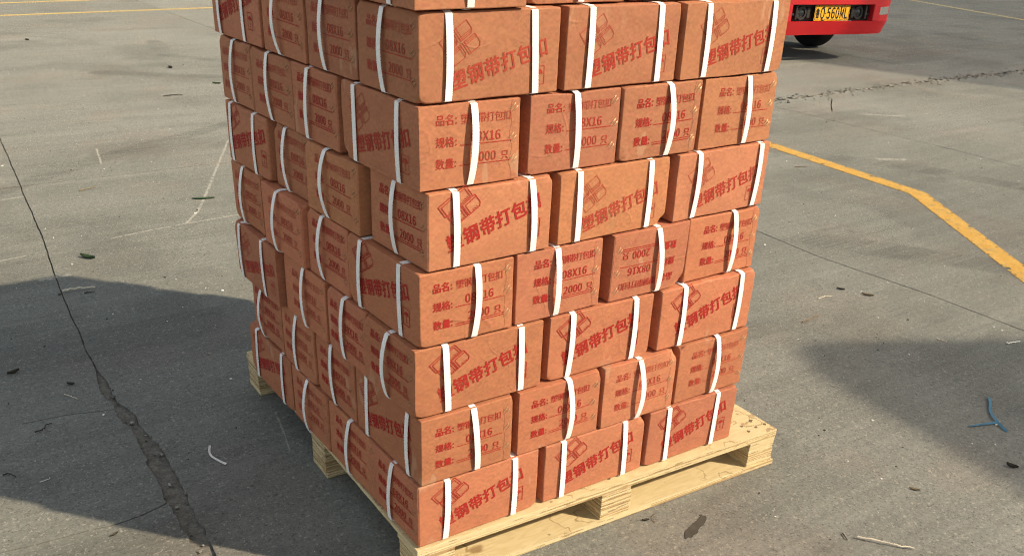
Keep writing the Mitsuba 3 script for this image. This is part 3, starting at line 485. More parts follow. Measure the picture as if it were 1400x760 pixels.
SFRONT = {(7, 0): [0.089], (6, 0): [0.057, 0.221], (6, 1): [0.338, 0.496], (6, 2): [0.613, 0.787], (5, 0): [0.102], (5, 1): [0.319], (5, 2): [0.535], (5, 3): [0.75], (4, 0): [0.067, 0.225], (4, 1): [0.332, 0.505], (4, 2): [0.63, 0.807], (3, 0): [0.111], (3, 1): [0.292], (3, 2): [0.543], (3, 3): [0.759], (2, 0): [0.053, 0.215], (2, 1): [0.333, 0.494], (2, 2): [0.628, 0.795], (1, 0): [0.114], (1, 1): [0.335], (1, 2): [0.519], (1, 3): [0.745], (0, 0): [0.051, 0.208], (0, 1): [0.331, 0.497], (0, 2): [0.62, 0.766]}
SLEFT = {(7, 0): [0.20, 0.072], (6, 0): [0.111], (6, 1): [0.332], (6, 2): [0.522], (6, 3): [0.833, 0.703], (5, 0): [0.222, 0.067], (5, 1): [0.408], (5, 2): [0.592], (5, 3): [0.784], (4, 0): [0.103], (4, 1): [0.341], (4, 2): [0.54], (4, 3): [0.822, 0.690], (3, 0): [0.213, 0.065], (3, 1): [0.375], (3, 2): [0.575], (3, 3): [0.791], (2, 0): [0.10], (2, 1): [0.285], (2, 2): [0.472], (2, 3): [0.815, 0.676], (1, 0): [0.212, 0.042], (1, 1): [0.368], (1, 2): [0.555], (1, 3): [0.765], (0, 0): [0.105], (0, 1): [0.298], (0, 2): [0.510], (0, 3): [0.832, 0.665]}
STYLE_F = {(6, 0): 'light', (6, 1): 'light', (6, 2): 'light', (5, 0): 'light', (5, 1): 'light', (5, 2): 'bold', (5, 3): 'light', (4, 0): 'bold', (4, 1): 'light', (4, 2): 'light', (1, 2): 'light', (1, 3): 'light', (7, 0): 'light'}
STYLE_L = {(6, 1): 'light', (6, 2): 'light', (6, 3): 'bold', (5, 1): 'bold', (5, 2): 'light', (5, 3): 'light', (4, 1): 'light', (4, 2): 'light', (4, 3): 'bold', (3, 1): 'bold', (3, 2): 'light', (3, 3): 'light', (2, 2): 'light', (2, 3): 'light', (1, 2): 'light', (0, 2): 'light'}
ROW = ['bottom row', 'second row up', 'third row up', 'fourth row up', 'fifth row up', 'sixth row up', 'seventh row up', 'topmost row']
PLACE = ['', 'second from near corner', 'third from near corner', 'fourth from near corner']
W_, L_ = 0.197, 0.268
seedn = 100
SEEN_GROUP, BACK_GROUP = 'strapped cartons stacked on the pallet', 'cartons on the far sides of the stack'
def add(layer, x, y, long_axis, faces, label, group, style, straps, n=26, upside=False, soft=0.0, inset=0.0, staples=True):
    """x, y: (low, high) in survey units, relative to the layer's own corner and axes."""
    global seedn
    seedn += 1
    q = random.Random(seedn * 13)
    z0, z1 = ZS[layer], ZS[layer + 1]
    c = [(x[0] + x[1]) / 2 * R, (y[0] + y[1]) / 2 * R, (z0 + z1) / 2]
    bl = q.uniform(0.0006, 0.0022) + soft
    h = [(x[1] - x[0]) / 2 * R - bl * 0.5, (y[1] - y[0]) / 2 * R - bl * 0.5, (z1 - z0) / 2 - 0.0019]
    r = q.uniform(0.0013, 0.0024) + soft * 1.3
    b = Carton(c, h, q.uniform(-0.004, 0.004), (q.uniform(-0.010, 0.010), q.uniform(-0.010, 0.010)), bl, seedn, (*OFF[layer], TURN[layer]), r)
    mid = [(x[0] + x[1]) / 2, (y[0] + y[1]) / 2]
    st = [(a, (s - mid[a]) * R) for a, s in straps]
    return build_carton(label, group, b, long_axis, faces, style, st, layer <= 3, n, upside, staples)
for layer in range(8):
    ox, oy = OFF[layer] / R
    fr = [(a - ox, b - ox) for a, b in FRONT[layer]]; lf = LEFT[layer]
    A = layer % 2 == 0
    qq = random.Random(layer * 31 + 3)
    sf = lambda j: [s - ox for s in SFRONT.get((layer, j), [])]
    sl = lambda j: [s - oy for s in SLEFT.get((layer, j), [])]
    sty = lambda j, d: d.get((layer, j), 'bold')
    for j, (xa, xb) in enumerate(fr):                      # the sunlit front row
        inset = (0.0, 0.004, -0.002, 0.003)[j] * qq.uniform(0.3, 1.0)
        if layer == 7 and j > 0: inset = 0.03
        dpt = W_ if A else L_
        faces = ['-y'] + (['-x'] if j == 0 else []) + (['+x'] if j == len(fr) - 1 else [])
        upside = (layer, j) == (3, 2)
        if j == 0:
            ys = sl(0)
            lab = f'cardboard carton at the sunlit near corner of the stack, {ROW[layer]}'
        else:
            where = 'rightmost' if j == len(fr) - 1 else PLACE[j]
            lab = f'carton with {"slanted" if A else "three-line"} red print, sunlit face, {ROW[layer]}, {where}'
            if upside: lab = 'carton printed upside down, sunlit face, fourth row up, third from the near corner'
            ys = []
        if A: straps = [(0, s) for s in (sf(j) or [xa + .055, xb - .055])] + [(1, ys[0] if ys else inset + W_ / 2)]
        else: straps = [(0, s) for s in (sf(j) or [(xa + xb) / 2])] + [(1, s) for s in (ys or [inset + .055, inset + L_ - .055])]
        seen = layer < 7 or j == 0
        if layer == 7:
            lab = 'topmost carton at the near corner, only its lower edge in the picture' if j == 0 else f'carton in the topmost row, front side, {PLACE[j]}, above the picture'
        add(layer, (xa, xb), (inset, inset + dpt), 0 if A else 1, faces, lab, SEEN_GROUP if seen else BACK_GROUP, sty(j, STYLE_F), straps, upside=upside, soft=qq.choice((0, 0, 0.001)))
    for j in (1, 2, 3):                                    # the shaded left side
        ya, yb, pro = lf[j]; ya -= oy; yb -= oy
        long_y = A and j == 3
        dpt = (yb - ya) if False else (W_ if long_y else L_)
        where = 'leftmost' if j == 3 else PLACE[j]
        lab = f'carton with {"slanted" if long_y else "three-line"} red print, shaded left side, {ROW[layer]}, {where}'
        seen = layer < 7
        if not seen: lab = f'carton in the topmost row, left side, {PLACE[j]}, above the picture'
        if long_y: straps = [(1, s) for s in (sl(j) or [ya + .055, yb - .055])] + [(0, W_ / 2)]
        else: straps = [(1, (sl(j) or [(ya + yb) / 2])[0])] + [(0, L_ * .22 - pro), (0, L_ * .78 - pro)]
        faces = ['-x'] + (['+y'] if j == 3 else [])
        soft = {3: 0.002, 2: 0.001, 1: 0.001}[j] * (1.5 if layer < 5 else 0.5) if qq.random() < 0.8 else 0.0
        add(layer, (-pro, dpt - pro), (ya, yb), 1 if long_y else 0, faces, lab, SEEN_GROUP if seen else BACK_GROUP, sty(j, STYLE_L), straps, soft=soft)
        # the rest of this row: right-hand and rear cartons, which carry the stack and its shadow
        back = lambda k: f'hidden carton at the {k} of the stack, {ROW[layer]}'
        N3 = {1: 'second', 2: 'third', 3: 'fourth'}
        if long_y:
            for x0 in (.212, .420, .628):
                add(layer, (x0, x0 + W_), (ya, ya + L_), 1, ['+y'] + (['+x'] if x0 > .6 else []), back('rear, ' + {.212: 'second', .420: 'third', .628: 'fourth'}[x0] + ' from the left'), BACK_GROUP, 'bold', [(1, ya + .055), (1, ya + L_ - .055), (0, x0 + W_ / 2)], n=8)
        else:
            for x0 in ((.282, .562) if j == 3 else (.562,)):
                add(layer, (x0, x0 + L_), (ya, yb), 0, (['+x'] if x0 > .5 else []) + (['+y'] if j == 3 else []), back((('rear middle' if x0 < .5 else 'rear right corner') if j == 3 else f'right side, {N3[j]} from the front')), BACK_GROUP, 'bold', [(0, x0 + .055), (0, x0 + L_ - .055), (1, (ya + yb) / 2)], n=8)

# ------------------------------------------------------------------ the pallet
PA, PB, PW, PD, PTH = -0.0187, -0.0092, 1.1356, 1.1678, -0.0436
pallet = thing('pallet', 'pale plywood pallet on nine blocks under the stack of cartons', 'pallet')
def pal(m):
    m = m.copy(); m.apply_transform(trimesh.transformations.rotation_matrix(PTH, [0, 0, 1])); m.apply_translation([PA, PB, -0.0012]); return m
part(pallet, 'deck_panel', pal(bx(0, PW, 0, PD, -0.012, 0, 0.0009)), 'mat_wood')
for nx in (0.045, PW / 2 - 0.02, PW / 2 + 0.025, PW - 0.075, PW - 0.048, PW - 0.020):
    for ny in (0.028, 0.062, PD / 2 - 0.015, PD / 2 + 0.02, PD - 0.06, PD - 0.03):
        nl = trimesh.creation.cylinder(radius=0.0042, height=0.0022, sections=12); nl.apply_translation([nx + 0.012 * math.sin(nx * 91 + ny * 57), ny + 0.009 * math.sin(nx * 37 + ny * 171), 0.0005])
        part(pallet, 'nail', pal(nl), 'mat_bark')
BW, BD = 0.096, 0.092
for iy, y0 in enumerate((0.0, (PD - BD) / 2, PD - BD)):
    d = 0.003 * iy
    part(pallet, 'stringer_board', pal(bx(-0.001, PW - 0.002, y0 - 0.0015, y0 + BD + 0.006, -0.0215, -0.0124, 0.0008)), 'mat_wood')
    part(pallet, 'bottom_board', pal(bx(0.002, PW + 0.003, y0 - 0.004, y0 + BD + 0.004, G + 0.0022, -0.0985, 0.0010)), 'mat_wood')
    for ix, x0 in enumerate((0.001, (PW - BW) / 2, PW - BW - 0.003)):
        q = random.Random(ix * 7 + iy)
        plies = []
        zz = np.linspace(-0.0980, -0.0219, 7)
        for a, b in zip(zz[:-1], zz[1:]):
            e = [q.uniform(-0.0012, 0.0010) for _ in range(4)]
            plies.append(bx(x0 + e[0], x0 + BW + e[1], y0 + e[2] + 0.001, y0 + BD + e[3], a, b - 0.0005, 0.0008))
        part(pallet, 'block', pal(cat(plies)), 'mat_wood')

# ------------------------------------------------------------------ the ground: slabs, cracks, markings
labels['ground'] = {'label': 'grey broom finished concrete yard with joints, cracks and yellow lines', 'category': 'ground', 'kind': 'structure'}
used['ground'] = 0
base = trimesh.creation.box([600, 600, 0.02]); base.apply_translation([0, 0, G - 0.045])
scene['ground__base'] = mikit.ply(base, 'mat_concrete')
def jag(pts, wfun, step=0.014, seed=0, amp=0.6):
    ls = sg.LineString(pts); n = max(int(ls.length / step), 2)
    s = np.linspace(0, ls.length, n); p = np.array([ls.interpolate(q).coords[0] for q in s])
    t = np.gradient(p, axis=0); t /= np.linalg.norm(t, axis=1, keepdims=True); nn = np.c_[-t[:, 1], t[:, 0]]
    w = np.array([wfun(x, y) for x, y in p])
    def nz(k): return (1 - amp) + 2 * amp * (0.55 * meshkit.noise(np.c_[s * 22, s * 0, s * 0 + k], seed) + 0.45 * meshkit.noise(np.c_[s * 75, s * 0, s * 0 + k], seed + 3))
    a, b = p + nn * (w * nz(1.3))[:, None], p - nn * (w * nz(7.7))[:, None]
    return sg.Polygon(np.vstack([a, b[::-1]])).buffer(0), p, nn, w
CR = [(0.05, 14), (-0.02, 6.5), (-0.075, 4.94), (-0.237, 2.887), (-0.30, 2.30), (-0.345, 1.673), (-0.364, 1.30), (-0.345, 0.98), (-0.362, 0.65), (-0.374, 0.36), (-0.40, -0.3), (-0.42, -4), (-0.45, -8)]
def crw(x, y):
    yy = [-8, -1, 0.22, 0.33, 0.40, 0.55, 0.75, 0.98, 1.08, 1.15, 1.19, 1.24, 1.34, 1.42, 1.50, 2.2, 3.0, 5.0, 14]
    ww = [.008, .010, .012, .016, .020, .024, .026, .022, .013, .023, .020, .008, .018, .012, .0028, .0024, .0030, .0028, .003]
    return float(np.interp(y, yy, ww))
_l = sg.LineString(CR); CR = [(q_.x + 0.005 * (meshkit.fbm(np.array([[q_.y * 6.0, 0.3, 0]]), 4, 8)[0] - 0.5) * 2, q_.y) for q_ in (_l.interpolate(t_) for t_ in np.arange(0, _l.length, 0.03))]
crack_poly, crp, crn, crw_ = jag(CR, crw, 0.010, 5, 0.38)
def rbw(x, y): return float(np.interp(x, [2, 5.0, 5.5, 6.6, 8, 9.4, 12, 20], [.004, .010, .034, .026, .036, .042, .042, .02]))
RB = [(-10, 3.84), (-0.16, 3.815), (1.2, 3.83), (4.5, 3.80), (5.3, 3.79), (6.2, 3.80), (7.4, 3.84), (9.3, 3.80), (14, 3.82), (26, 3.82)]
rub_poly, rbp, rbn, rbw_ = jag(RB, rbw, 0.024, 9, 0.75)
thin = []
for pts, w, sd in (([(2.73, -7.6), (2.725, 0.1), (2.735, 0.5), (2.70, 1.05), (2.73, 1.43), (2.73, 3.8), (2.74, 9.5), (2.74, 21)], 0.0032, 11), ([(5.31, -7.6), (5.29, 1.5), (5.32, 2.03), (5.31, 3.8), (5.33, 9.5), (5.33, 21)], 0.0030, 12),
                   ([(-3.2, -7.6), (-3.2, 21)], 0.004, 13), ([(8.4, -7.6), (8.4, 21)], 0.004, 14), ([(11.4, -7.6), (11.4, 21)], 0.004, 15), ([(14.4, -7.6), (14.4, 21)], 0.004, 16), ([(17.4, -7.6), (17.4, 21)], 0.004, 17),
                   ([(-10, 9.5), (26, 9.5)], 0.004, 18), ([(-10, -1.9), (26, -1.9)], 0.004, 19), ([(-10, 15.2), (26, 15.2)], 0.004, 20),
                   ([(-0.345, 0.675), (-0.40, 0.63), (-0.46, 0.615), (-0.52, 0.608), (-0.59, 0.618), (-0.70, 0.625), (-0.82, 0.64)], 0.0024, 21), ([(-0.33, 1.195), (-0.40, 1.21), (-0.50, 1.24), (-0.62, 1.25)], 0.0016, 22),
                   ([(6.15, 3.80), (6.05, 3.62), (5.82, 3.45), (5.62, 3.28)], 0.0045, 23)):
    thin.append(jag(pts, lambda x, y, w=w: w, 0.03 if w < 0.0045 else 0.015, sd, 0.45)[0])
area = sg.box(-9.4, -7.6, 25.5, 20.8)
slabs = area.difference(so.unary_union([crack_poly, rub_poly] + thin))
for g in sorted(getattr(slabs, 'geoms', [slabs]), key=lambda g: (round(g.centroid.y, 1), g.centroid.x)):
    if g.area < 0.003: continue
    m = trimesh.creation.extrude_polygon(g, 0.032, engine='earcut'); m.apply_translation([0, 0, G - 0.032])
    part('ground', 'slab', m, 'mat_concrete')
def fill(p, nn, w, lo, hi, seed, dz=-0.006, amp=0.010):
    i = np.where((w > 0.001))[0]
    V, F = [], []
    k = 9; u = np.linspace(-1.5, 1.5, k)
    run = np.split(i, np.where(np.diff(i) > 1)[0] + 1)
    o = 0
    for r_ in run:
        if len(r_) < 2: continue
        q = p[r_][:, None] + nn[r_][:, None] * (u[None, :, None] * w[r_][:, None, None])
        v = np.c_[q.reshape(-1, 2), np.zeros(len(r_) * k)]
        v[:, 2] = G + dz + amp * (meshkit.fbm(np.c_[v[:, :2] * 38, np.zeros(len(v))], 3, seed) - 0.5) - 0.008 * np.tile(np.abs(u) > 1.2, len(r_))
        idx = np.arange(len(v)).reshape(len(r_), k) + o
        a, b, c, d = idx[:-1, :-1].ravel(), idx[1:, :-1].ravel(), idx[1:, 1:].ravel(), idx[:-1, 1:].ravel()
        V.append(v); F.append(np.r_[np.c_[a, b, c], np.c_[a, c, d]]); o += len(v)
    return trimesh.Trimesh(np.vstack(V), np.vstack(F), process=False)
part('ground', 'crack_dirt', fill(crp, crn, crw_, 0, 0, 3, -0.007, 0.009), 'mat_dirt', True, kind='stuff')
part('ground', 'joint_dirt', fill(rbp, rbn, rbw_, 0, 0, 4, -0.004, 0.012), 'mat_rubble', True, kind='stuff')
ico = trimesh.creation.icosphere(subdivisions=1)
def stone(x, y, r, q, z=None):
    m = ico.copy(); v = np.array(m.vertices) * (1 + 0.35 * (np.array([q.random() for _ in range(len(m.vertices))])[:, None] - 0.5))
    v *= [q.uniform(0.7, 1.4), q.uniform(0.7, 1.3), q.uniform(0.4, 0.75)]
    a = q.uniform(0, 6.28); c, s = math.cos(a), math.sin(a)
    v = np.c_[v[:, 0] * c - v[:, 1] * s, v[:, 0] * s + v[:, 1] * c, v[:, 2]] * r
    m.vertices = v + [x, y, (G if z is None else z) + r * 0.35]; return m
q = random.Random(5); st = []
for _ in range(3600):
    i = q.randrange(len(rbp))
    x, y = rbp[i]
    if not 5.0 < x < 14 or rbw_[i] < 0.01: continue
    st.append(stone(x + q.gauss(0, .03), y + 0.02 * math.sin(x * 9) + q.gauss(0, rbw_[i] * 2.0), min(abs(q.gauss(0.004, 0.004)) + 0.0025, 0.014), q, G - 0.001))
part('ground', 'joint_rubble', cat(st), 'mat_pebble', kind='stuff')
st = []
for _ in range(420):
    i = q.randrange(len(crp))
    if crw_[i] < 0.012 or crp[i][1] < -0.5: continue
    x, y = crp[i]; st.append(stone(x + q.gauss(0, crw_[i] * 0.6), y, abs(q.gauss(0.0022, 0.002)) + 0.0012, q, G - 0.004))
part('ground', 'crack_rubble', cat(st), 'mat_pebble', kind='stuff')

def stripe(name, pts, w, mat, label, seed):
    ls = sg.LineString(pts); body = ls.buffer(w / 2, cap_style=2, join_style=2)
    qn = random.Random(seed)
    bites = []
    for side in (1, -1):
        off = ls.parallel_offset(w / 2, 'left' if side > 0 else 'right')
        off = off if off.geom_type == 'LineString' else max(off.geoms, key=lambda g: g.length)
        for s in np.arange(0, off.length, 0.035):
            pt = off.interpolate(s); bites.append(sg.Point(pt.x + qn.gauss(0, .01), pt.y + qn.gauss(0, .01)).buffer(abs(qn.gauss(0, w * 0.045)) + 0.002, 4))
    body = body.difference(so.unary_union(bites)).simplify(0.001)
    m = extrude(body, 0.0016); m.apply_translation([0, 0, G + 0.0006])
    key = single(name, m, mat, label, 'road marking', None, False, 'structure')
    return key
stripe('painted_line', [(5.30, 11.02), (4.68, 6.0), (4.232, 2.65), (4.10, 1.482), (3.39, 0.488), (2.62, -0.60), (1.7, -1.9)], 0.110, 'mat_yellow', 'worn yellow line bending on the concrete to the right of the cartons', 1)
stripe('painted_line', [(-6, 10.42), (0.92, 11.0), (3.44, 11.2), (6.5, 11.44), (12, 11.9)], 0.090, 'mat_faded_yellow', 'nearer of the two thin yellow lines crossing the far left yard', 2)
stripe('painted_line', [(-6, 11.52), (1.12, 12.26), (2.45, 12.4), (7, 12.85), (12, 13.3)], 0.090, 'mat_faded_yellow', 'farther of the two thin yellow lines at the top left', 3)
stripe('painted_line', [(18.8, 17.8), (15.69, 9.56), (14.63, 6.74), (12.4, 0.8)], 0.10, 'mat_pale_yellow', 'pale faded yellow line crossing the far right yard beyond the truck', 4)

# ------------------------------------------------------------------ litter
def twig(name, pts, r, mat, label, c, group=None, flat_=False):
    p = smoothpath([(x, y, G + r * 1.2 + z) for x, y, z in pts], 14)
    r = r * 0.8
    qk = random.Random(len(label)); p[1:-1] += np.array([[qk.gauss(0, r * 0.35) for _ in range(3)] for _ in range(len(p) - 2)])
    rr = r * np.linspace(1.0, 0.65, len(p))
    return single(name, tube(p, rr, 7), mat, label, c, group, 40)
def leaf(pts, w, mat, label, curl=0.006, c='leaf', wavy=0.0):
    a, b = np.array(pts[0]), np.array(pts[1]); d = b - a; L = np.linalg.norm(d); d = d / L; n = np.array([-d[1], d[0]])
    nu, nv = 13, 7
    V = []
    for i in range(nu):
        t = i / (nu - 1); ww = w * math.sin(math.pi * min(max(t, 0.03), 0.97)) ** 0.8
        for j in range(nv):
            s = j / (nv - 1) * 2 - 1
            p = a + d * L * t + n * s * ww / 2
            V.append([p[0], p[1], G + 0.0015 + curl * (s * s) + 0.5 * curl * (t - 0.5) ** 2 * 4 + wavy * math.sin(9 * t + 3 * s)])
    idx = np.arange(nu * nv).reshape(nu, nv); A, B, C_, D = idx[:-1, :-1].ravel(), idx[1:, :-1].ravel(), idx[1:, 1:].ravel(), idx[:-1, 1:].ravel()
    F = np.r_[np.c_[A, B, C_], np.c_[A, C_, D]]
    V = np.array(V); N = len(V)
    V2 = V - [0, 0, 0.0006]
    e = []
    for ring in (idx[0], idx[-1][::-1], idx[:, 0][::-1], idx[:, -1]):
        for i, j in zip(ring[:-1], ring[1:]): e += [[i, j, j + N], [i, j + N, i + N]]
    m = trimesh.Trimesh(np.vstack([V, V2]), np.vstack([F, F[:, ::-1] + N, e]), process=False)
    return single('leaf', m, mat, label, c, None, 40)
twig('stick', [(-0.30, 2.226, .004), (-0.24, 2.228, .003), (-0.185, 2.212, .002)], 0.0052, 'mat_pale_stick', 'grey brown stick lying across the left crack in the shade edge', 'stick')
twig('twig', [(-0.232, 2.186, 0), (-0.195, 2.181, 0)], 0.0026, 'mat_dark_leaf', 'short dark twig beside the stick on the left crack', 'twig')
twig('twig', [(-0.60, 1.178, 0), (-0.578, 1.180, .001), (-0.560, 1.202, .002), (-0.548, 1.206, 0)], 0.0024, 'mat_dark_leaf', 'bent dark twig in the shadow left of the wide crack', 'twig')
twig('twig', [(-0.715, 0.985, 0), (-0.703, 0.98, .002), (-0.688, 0.957, 0)], 0.0026, 'mat_dark_leaf', 'dark curled twig at the left edge of the shadow', 'twig')
twig('twig', [(-0.478, 1.372, .001), (-0.463, 1.345, .001), (-0.450, 1.320, 0)], 0.0018, 'mat_pale_stick', 'thin pale splinter in the shadow left of the crack', 'twig')
twig('twig', [(-0.640, 0.902, 0), (-0.628, 0.900, .001), (-0.613, 0.909, 0)], 0.0013, 'mat_white_bit', 'tiny white thread on the shadowed concrete', 'thread')
twig('twig', [(1.163, 5.815, 0), (1.24, 5.822, .003), (1.303, 5.816, 0)], 0.0048, 'mat_dark_leaf', 'dark twig on the sunlit concrete behind the left shadow', 'twig')
twig('twig', [(0.072, 3.595, 0), (0.157, 3.627, .002)], 0.0032, 'mat_dry_leaf', 'thin brown grass blade below the left joint line', 'grass blade')
twig('twig', [(3.917, 2.216, 0), (3.986, 2.182, 0)], 0.0032, 'mat_bark', 'short brown twig between the stack and the yellow line', 'twig')
twig('twig', [(2.016, 0.575, 0), (2.08, 0.578, .002), (2.141, 0.592, 0)], 0.0032, 'mat_bark', 'brown twig right of the stack above the cast shadow', 'twig')
twig('twig', [(2.27, 0.703, 0), (2.31, 0.705, .002), (2.346, 0.697, 0)], 0.0022, 'mat_pale_stick', 'pale curved splinter above the brown twig', 'twig')
twig('twig', [(2.345, 0.21, 0), (2.352, 0.174, 0)], 0.0024, 'mat_pale_stick', 'short pale splinter on the edge of the right cast shadow', 'twig')
twig('twig', [(2.540, 0.046, 0), (2.57, 0.037, .001), (2.600, 0.028, 0)], 0.0034, 'mat_white_bit', 'white chip by the right picture edge', 'chip')
twig('stick', [(1.028, -0.424, .002), (1.06, -0.470, .003), (1.112, -0.532, .001)], 0.0034, 'mat_pale_stick', 'whitish stick at the bottom right of the picture', 'stick')
twig('twig', [(1.013, -0.392, 0), (1.006, -0.402, .001), (0.999, -0.416, 0)], 0.0020, 'mat_dark_leaf', 'small dark twig beside the whitish stick', 'twig')
twig('twig', [(0.631, -0.098, 0), (0.640, -0.082, .003), (0.660, -0.072, .001)], 0.0015, 'mat_bark', 'fine curved twig in front of the pallet', 'twig')
# flat strips: offcut of strap, blue tape
def strip(name, runs, w, th, mat, label, c):
    ms = []
    for pts in runs:
        p = smoothpath([(x, y, G + z) for x, y, z in pts], 20); t = np.gradient(p[:, :2], axis=0); t /= np.linalg.norm(t, axis=1, keepdims=True); n = np.c_[-t[:, 1], t[:, 0], np.zeros(len(p))]
        tilt = np.array([0, 0, 1.0]) * np.linspace(-0.35, 0.35, len(p))[:, None]
        s = (n + tilt) * w / 2; k = len(p); u = np.array([0, 0, th])
        p[:, 2] += w * 0.2
        V = np.vstack([p - s, p + s, p + s + u, p - s + u]); F = []
        i = np.arange(k - 1)
        for a, b in ((0, 1), (1, 2), (2, 3), (3, 0)): F += [np.c_[i + a * k, i + 1 + a * k, i + 1 + b * k], np.c_[i + a * k, i + 1 + b * k, i + b * k]]
        F.append([[0, k, 2 * k], [0, 2 * k, 3 * k], [k - 1, 3 * k - 1, 2 * k - 1], [k - 1, 4 * k - 1, 3 * k - 1]])
        ms.append(trimesh.Trimesh(V, np.vstack(F), process=False))
    return single(name, cat(ms), mat, label, c)
strip('strap_offcut', [[(-0.203, 0.850, .002), (-0.215, 0.822, .001), (-0.219, 0.795, .002), (-0.210, 0.762, .001), (-0.199, 0.731, .003)]], 0.006, 0.0008, 'mat_white_bit', 'bent white offcut of plastic strap lying in the shadow left of the pallet', 'strap offcut')
strip('blue_tape', [[(2.060, -0.168, .004), (2.015, -0.200, .002), (1.985, -0.217, .002), (1.922, -0.281, .004), (1.897, -0.325, .001)], [(1.822, -0.244, .002), (1.875, -0.262, .003), (1.926, -0.283, .005)]], 0.0085, 0.0009, 'mat_blue_tape', 'torn blue tape forked on the concrete in the right cast shadow', 'tape')
leaf([(-0.148, 2.612), (-0.106, 2.546)], 0.024, 'mat_green_leaf', 'curled dark green leaf on the concrete above the left shadow', 0.010)
leaf([(0.518, 3.208), (0.622, 3.172)], 0.026, 'mat_green_leaf', 'narrow green leaf close to the left side of the stack', 0.004)
leaf([(1.578, 7.06), (1.584, 6.98)], 0.032, 'mat_dark_leaf', 'small dark leaf on the far left concrete', 0.010)
leaf([(0.815, 9.03), (0.840, 8.99)], 0.03, 'mat_dark_leaf', 'tiny dark leaf near the far yellow lines', 0.010)
leaf([(1.66, 6.20), (1.71, 6.15)], 0.025, 'mat_green_leaf', 'small dark green leaf beside the upper left cartons', 0.008)
leaf([(-0.600, 1.600), (-0.562, 1.614)], 0.014, 'mat_dark_leaf', 'small curled leaf in the left shadow near the picture edge', 0.006)
leaf([(-0.456, 1.442), (-0.436, 1.428)], 0.013, 'mat_dark_leaf', 'small black leaf in the left shadow near the crack', 0.004)
leaf([(-0.547, 0.563), (-0.527, 0.570)], 0.008, 'mat_dark_leaf', 'small dark leaf in the sunlit bottom left corner', 0.003)
leaf([(2.438, 0.745), (2.452, 0.714)], 0.012, 'mat_dark_leaf', 'dark flake right of the pale splinter', 0.004)
leaf([(2.480, 0.650), (2.500, 0.605)], 0.013, 'mat_dry_leaf', 'brown flake above the right cast shadow', 0.005)
leaf([(1.708, -0.432), (1.716, -0.464)], 0.016, 'mat_dark_leaf', 'curled dark leaf in the right cast shadow', 0.007)
leaf([(1.350, -0.355), (1.364, -0.380)], 0.008, 'mat_dry_leaf', 'thin brown leaf below the right cast shadow', 0.003)
qs = random.Random(77)
spine = [(0.764, -0.147), (0.735, -0.157), (0.705, -0.168), (0.682, -0.178), (0.664, -0.184), (0.650, -0.190)]
blob, _, _, _ = jag(spine, lambda x, y: float(np.interp(x, [0.650, 0.660, 0.672, 0.70, 0.735, 0.755, 0.764], [0.0025, 0.004, 0.0085, 0.0125, 0.0115, 0.008, 0.003])), 0.004, 31, 0.75)
blob = so.unary_union([blob, sg.Polygon([(0.655, -0.186), (0.668, -0.196), (0.674, -0.194), (0.662, -0.183)]), sg.Point(0.757, -0.139).buffer(0.004)])
bm = extrude(blob, 0.0012); bm.apply_translation([0, 0, G + 0.0004])
single('leaf', bm, 'mat_trodden', 'flat trodden dark leaf in front of the pallet', 'leaf')
leaf([(0.608, -0.074), (0.626, -0.083)], 0.008, 'mat_dark_leaf', 'tiny dark leaf close to the bottom board of the pallet', 0.003)
# scattered grit
q = random.Random(21)
dark, pale = [], []
for _ in range(1500):
    x, y = q.uniform(-1.2, 6.5), q.uniform(-1.2, 7.5)
    if -0.1 < x < 1.2 and -0.12 < y < 1.2: continue
    d = math.hypot(x - CAM[0], y - CAM[1])
    r = min(abs(q.gauss(0, 0.0016)) + 0.0011, 0.006)
    (pale if q.random() < 0.35 else dark).append(stone(x, y, r, q))
single('scattered_grit', cat(dark), 'mat_dark_leaf', 'dark crumbs and grit scattered over the concrete', 'grit', None, False, 'stuff')
single('scattered_chips', cat(pale), 'mat_white_bit', 'pale chips scattered over the concrete', 'chips', None, False, 'stuff')

# ------------------------------------------------------------------ the red truck
TY = math.radians(-11.742)
TC = np.array([7.64, 4.997, 0.0])
def trk(m):
    """truck axes: x to the right as one faces its front, y backwards, z up from the ground; origin under the number plate."""
    m = m.copy(); m.apply_transform(trimesh.transformations.rotation_matrix(TY, [0, 0, 1])); m.apply_translation([TC[0], TC[1], G]); return m
truck = thing('truck', 'red truck with a yellow number plate parked in the background', 'truck')
def wrap(z0, z1, half, y0, depth, nose=0.34, th=0.05, z0out=0.0):
    """A band of bumper that runs across the front and curls round both corners."""
    xs = np.r_[np.linspace(-half + nose, half - nose, 9)]
    an = np.linspace(0, math.pi / 2, 9)
    right = np.c_[half - nose + nose * np.sin(an), y0 + (nose * 0.62) * (1 - np.cos(an))]
    path = np.vstack([np.c_[-right[::-1, 0], right[::-1, 1]], np.c_[xs[1:-1], np.full(len(xs) - 2, y0)], right])
    path = np.vstack([[-half, y0 + depth], path, [half, y0 + depth]])
    inner = path * [1 - th / half, 1.0] + [0, th]
    poly = sg.Polygon(np.vstack([path, inner[::-1]])).buffer(0)
    m = trimesh.creation.extrude_polygon(poly, z1 - z0, engine='earcut'); m.apply_translation([0, 0, z0]); return m
HW = 0.86
bump_lo = wrap(0.275, 0.402, HW, -0.030, 0.55)
v = np.array(bump_lo.vertices); low = v[:, 2] < 0.3; v[low, 1] += 0.035; v[low, 0] *= 0.965; bump_lo.vertices = v
bumper = part(truck, 'bumper', trk(bump_lo), 'mat_red_paint', 30)
part(truck, 'bumper_band', trk(cat([wrap(0.562, 0.66, HW, -0.028, 0.55), bx(0.515, 0.60, -0.029, 0.10, 0.4005, 0.5635, 0.006), bx(-0.60, -0.515, -0.029, 0.10, 0.4005, 0.5635, 0.006)])), 'mat_red_paint', 30)
